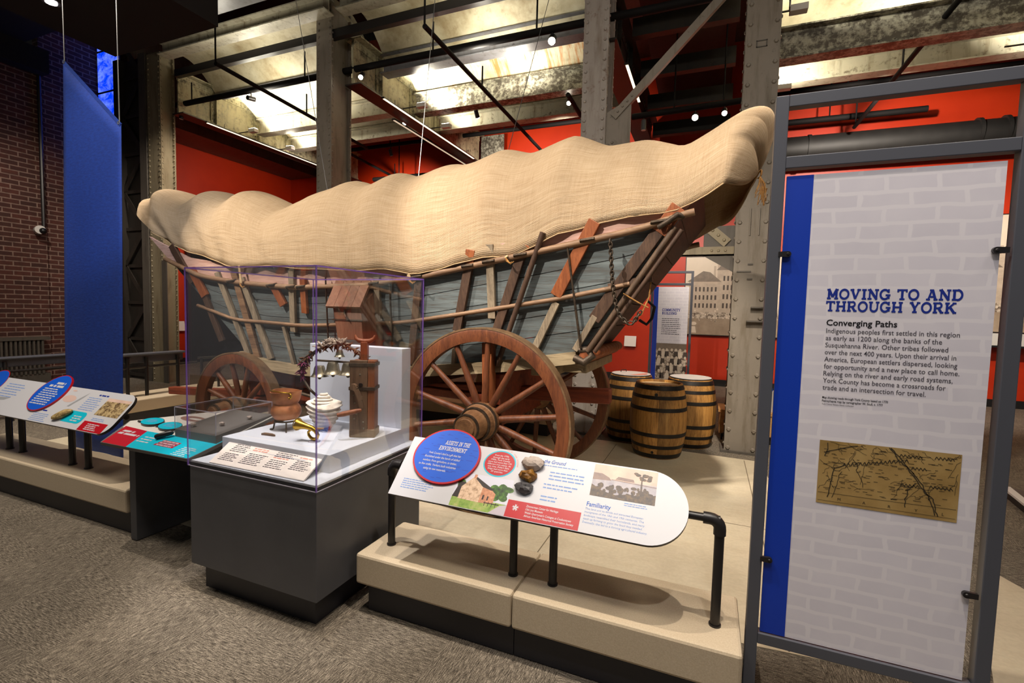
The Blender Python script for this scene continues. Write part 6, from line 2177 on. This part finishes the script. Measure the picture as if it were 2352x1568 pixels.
# ---------------------------------------------------------------- things along the far walls
# radiator cover, pipe and camera on the brick wall
t = Thing('radiator', 'dark slatted radiator along the foot of the brick wall', 'radiator', (-12.8, 4.2, 0))
t.part('top', MB().box(-12.99, -12.72, 2.4, 5.6, .88, .94), 'steel_dark')
sl_ = MB()
for k in range(44):
    sl_.box(-12.80, -12.74, 2.45+.07*k, 2.485+.07*k, .18, .88)
t.part('slats', sl_, 'steel_dark')
t.part('foot', MB().box(-12.98, -12.76, 2.4, 5.6, 0, .18), 'steel_dark')
solo('wall_conduit', 'thin dark pipe running down the brick wall to the security camera', 'pipe', MB().rod((-12.97, 5.66, 3.2), (-12.97, 5.66, 6.3), .035, 8), 'black_steel', smooth=40)
t = Thing('security_camera', 'small white dome security camera at the end of the wall pipe', 'camera', (-12.95, 5.6, 3.05))
t.part('body', MB().rod((-12.99, 5.58, 3.14), (-12.78, 5.52, 3.14), .085, 20), 'off_white', smooth=40)
t.part('dome', MB().ball((-12.77, 5.56, 3.12), .062, 16, 10), 'black_rubber', smooth=80)
t.part('mount', MB().rod((-12.97, 5.66, 3.14), (-12.97, 5.66, 3.26), .03, 8), 'black_steel')
# blue lit screens
for k, (z0_, z1_) in enumerate(((7.32, 8.3), (6.42, 7.27), (4.9, 6.37))):
    t = Thing('lit_screen', ['topmost blue lit screen cut by the dark soffit, upper left', 'tall blue lit screen in the middle of the stack, upper left', 'lowest blue lit screen partly behind the slanted banner top'][k], 'screen', (-12.7, 6.8, z0_), group='blue lit screens above the banner')
    t.part('casing', MB().box(-13.09, -12.24, 6.76, 6.9, z0_-.03, z1_+.03), 'black_steel')
    t.part('picture', MB().box(-13.06, -12.30, 6.75, 6.76, z0_, z1_), 'screen')
t = Thing('downlight', 'small white downlight glowing in the black ceiling at upper left', 'lamp', (-7.9, 3.55, 5.5))
t.part('housing', MB().rod((-7.9, 3.6, 5.47), (-7.9, 3.6, 5.56), .10, 18), 'black_steel')
t.part('lens', MB().rod((-7.9, 3.6, 5.462), (-7.9, 3.6, 5.47), .06, 16), 'white_glow')

# photo mural on the red wall
M['sepia_sky'] = noisy('sepia_sky', [(208, 192, 172), (222, 206, 186)], 1, .5, bstr=0)
M['sepia_wall'] = noisy('sepia_building', [(170, 152, 134), (196, 178, 158)], 8, .5, bstr=0)
M['sepia_roof'] = noisy('sepia_roof', [(112, 98, 86), (134, 118, 102)], 10, .5, bstr=0)
M['sepia_dark'] = plain('sepia_window', (70, 58, 50), .5)
M['sepia_crowd'] = noisy('sepia_crowd', [(30, 24, 20), (110, 92, 76), (216, 200, 180), (60, 50, 42)], 9, .5, bstr=0, rgh=.8)
M['sepia_ground'] = noisy('sepia_ground', [(140, 120, 100), (168, 148, 126)], 4, .5, bstr=0)
def mural(x0, x1, z0_, z1_, label, seed):
    t = Thing('photo_mural', label, 'photograph', ((x0+x1)/2, 12.78, z0_))
    t.part('backing', MB().box(x0-.02, x1+.02, 12.78, 12.83, z0_-.02, z1_+.02), 'black_steel')
    F = Frame((x0, 12.778, z0_), (1, 0, 0), (0, 0, 1))
    w, h = x1-x0, z1_-z0_
    r = random.Random(seed)
    p = MB().rect(0, 0, w, h, F, 0)
    p.mi = 1; p.rect(0, 0, w, .42, F, .001)
    p.mi = 4
    p.flat([(0, .40), (w, .40), (w, .66), (0, .62)], F, .002)
    p.mi = 2; p.rect(.08, .55, .78, 1.32, F, .003); p.rect(.72, .55, min(w, 1.4), 1.60, F, .0031)
    p.rect(.64, 1.3, .69, 1.68, F, .003); p.rect(.72, 1.3, .80, 1.74, F, .0032)
    p.mi = 3; p.flat([(.04, 1.30), (.82, 1.30), (.56, 1.53), (.40, 1.56)], F, .004); p.flat([(.70, 1.58), (min(w, 1.45), 1.58), (min(w, 1.3), 1.78), (.88, 1.78)], F, .0041)
    p.mi = 5
    for i in range(7):
        for j in range(3):
            p.rect(.14+.09*i, .66+.2*j, .18+.09*i, .77+.2*j, F, .0045)
    for i in range(6):
        for j in range(4):
            x = .86+.085*i
            if x+.05 < w:
                p.rect(x, .66+.22*j, x+.04, .78+.22*j, F, .0046)
    p.mi = 4
    for k in range(26):
        x = .05+(w-.1)*r.random(); z = .34+.22*r.random()
        p.ell(x, z, .02, .05, F, .005+k*1e-5, 8)
    p.mi = 0
    for k in range(22):
        x = .05+(w-.1)*r.random(); z = .40+.24*r.random()
        p.ell(x, z, .022, .026, F, .006+k*1e-5, 8)
    p.flat([(.16, .04), (.30, .04), (.27, .2), (.19, .2)], F, .007); p.ell(.23, .27, .07, .045, F, .0071, 12)
    t.part('picture', p, ['sepia_sky', 'sepia_ground', 'sepia_wall', 'sepia_roof', 'sepia_crowd', 'sepia_dark'])
mural(-.60, 1.75, 1.26, 3.16, 'large sepia photo mural of buildings and a crowd on the red wall', 3)
mural(4.6, 7.4, 1.55, 3.9, 'large black and white photo mural beyond the info panel at far right', 8)
t = Thing('wall_shelf', 'white ledge with a dark lip below the far right photo mural', 'shelf', (6.0, 12.7, 1.2))
t.part('ledge', MB().box(4.6, 7.4, 12.55, 12.83, 1.28, 1.52), 'off_white')
t.part('lip', MB().box(4.6, 7.4, 12.53, 12.83, 1.24, 1.28), 'black_steel')
# community building stand at the back
cs_, cp_ = info_stand(-1.17, 10.5, 0, 'distant framed info panel headed community building near the barrels')
cs_.part('blue_stripe', MB().box(.056, .152, .0108, .012, .345, 2.305), 'stripe_blue', parent=cp_)
FC = Frame((0, .012, 0), (1, 0, 0), (0, 0, 1))
tx = MB()
slab(tx, 'COMMUNITY', FC, .24, 1.80, .055, .36, .0015)
cs_.part('heading', tx, 'navy_print', parent=cp_)
tx = MB()
slab(tx, 'BUILDING', FC, .24, 1.73, .055, .29, .0015)
cs_.part('heading', tx, 'navy_print', parent=cp_)
tx = MB()
tiny_lines(tx, FC, .24, 1.64, .40, 9, .04, .012, 81, .0015)
cs_.part('body_lettering', tx, 'grey_print', parent=cp_)
pc = MB().rect(.152, .345, .752, 1.12, FC, .0014)
pc.mi = 1; pc.rect(.152, 1.0, .752, 1.13, FC, .0016)
pr = random.Random(6)
for row in range(4):
    for k in range(7):
        x = .20+.085*k+.03*pr.random(); z = .98-.15*row+.02*pr.random()
        pc.mi = 2; pc.ell(x, z, .024, .032, FC, .002+row*2e-4, 10)
        pc.mi = [3, 2, 3, 0][(k+row) % 4]; pc.flat([(x-.045, z-.15), (x+.045, z-.15), (x+.035, z-.03), (x-.035, z-.03)], FC, .0021+row*2e-4)
cs_.part('group_picture', pc, ['sepia_crowd', 'sepia_roof', 'sepia_sky', 'sepia_dark'], parent=cp_, label='sepia group photograph')
# small caption cards on the red walls
def wall_card(c, n, label):
    t = Thing('caption_card', label, 'card', c)
    x, y, z = c
    if n == 'x':
        t.part('card', MB().hexa([V3(p) for p in ((x+.02, y, z), (x+.08, y, z), (x+.08, y+.30, z), (x+.02, y+.30, z), (x, y, z+.26), (x+.02, y, z+.27), (x+.02, y+.30, z+.27), (x, y+.30, z+.26))]), 'cream_print')
        t.part('bracket', MB().box(x-.02, x+.02, y+.05, y+.25, z+.05, z+.2), 'black_steel')
    else:
        t.part('card', MB().hexa([V3(p) for p in ((x, y-.08, z), (x+.3, y-.08, z), (x+.3, y-.02, z), (x, y-.02, z), (x, y-.02, z+.27), (x+.3, y-.02, z+.27), (x+.3, y, z+.26), (x, y, z+.26))]), 'cream_print')
        t.part('bracket', MB().box(x+.05, x+.25, y-.02, y+.02, z+.05, z+.2), 'black_steel')
wall_card((-13.78, 8.75, .93), 'x', 'small white caption card on the red wall at far left behind the wagon')
wall_card((-2.05, 12.83, .88), 'y', 'small white caption card on the red wall between wagon tail and info panel')
# dark doorway on the left red wall
t = Thing('display_doorway', 'dark recessed doorway in the red wall behind the wagon front', 'door', (-13.7, 10, 0))
t.part('opening', MB().box(-13.8, -13.74, 9.15, 12.6, 0, 3.45), 'dark_soffit')
t.part('door_frame', MB().box(-13.76, -13.68, 9.1, 9.2, 0, 3.5).box(-13.76, -13.68, 9.1, 12.6, 3.42, 3.5), 'black_steel')
# pine crates behind the right column
t = Thing('pine_bench', 'light pine crate bench behind the foot of the grey column', 'bench', (.55, 7.5, 0))
for k, x in enumerate((.19, .45, .71)):
    t.part('end_board', MB().vary().box(x, x+.05, 7.22, 7.70, .10, .42), 'pine')
for k in range(4):
    t.part('top_plank', MB().vary().box(.17, 1.15, 7.20+.125*k, 7.32+.125*k, .40, .435), 'pine')
t.part('front_board', MB().box(.2, 1.15, 7.215, 7.24, .12, .40), 'pine')
t.part('foot', MB().box(.22, 1.12, 7.26, 7.68, 0, .10), 'black_steel')
t = Thing('leaflet_holder', 'white leaflet box standing on the pine bench behind the column', 'box', (.72, 7.4, .435))
t.part('box', MB().box(.66, .86, 7.34, 7.46, .435, .72), 'off_white')
t.part('leaflet', MB().box(.68, .84, 7.35, 7.36, .62, .76), 'blue_print')
# low bench edge on the carpet at far right
t = Thing('floor_ramp', 'low black platform edge with a pale strip on the carpet at far right', 'platform', (2.9, 5.6, 0))
t.part('base', MB().prism([(2.80, 6.2), (2.70, 5.5), (4.6, 5.0), (4.8, 6.2)], F0, .0, .09), 'black_steel')
t.part('edge_strip', MB().prism([(2.76, 6.2), (2.66, 5.45), (2.72, 5.44), (2.83, 6.2)], F0, .09, .11), 'off_white')
# round stool seen behind the info panel
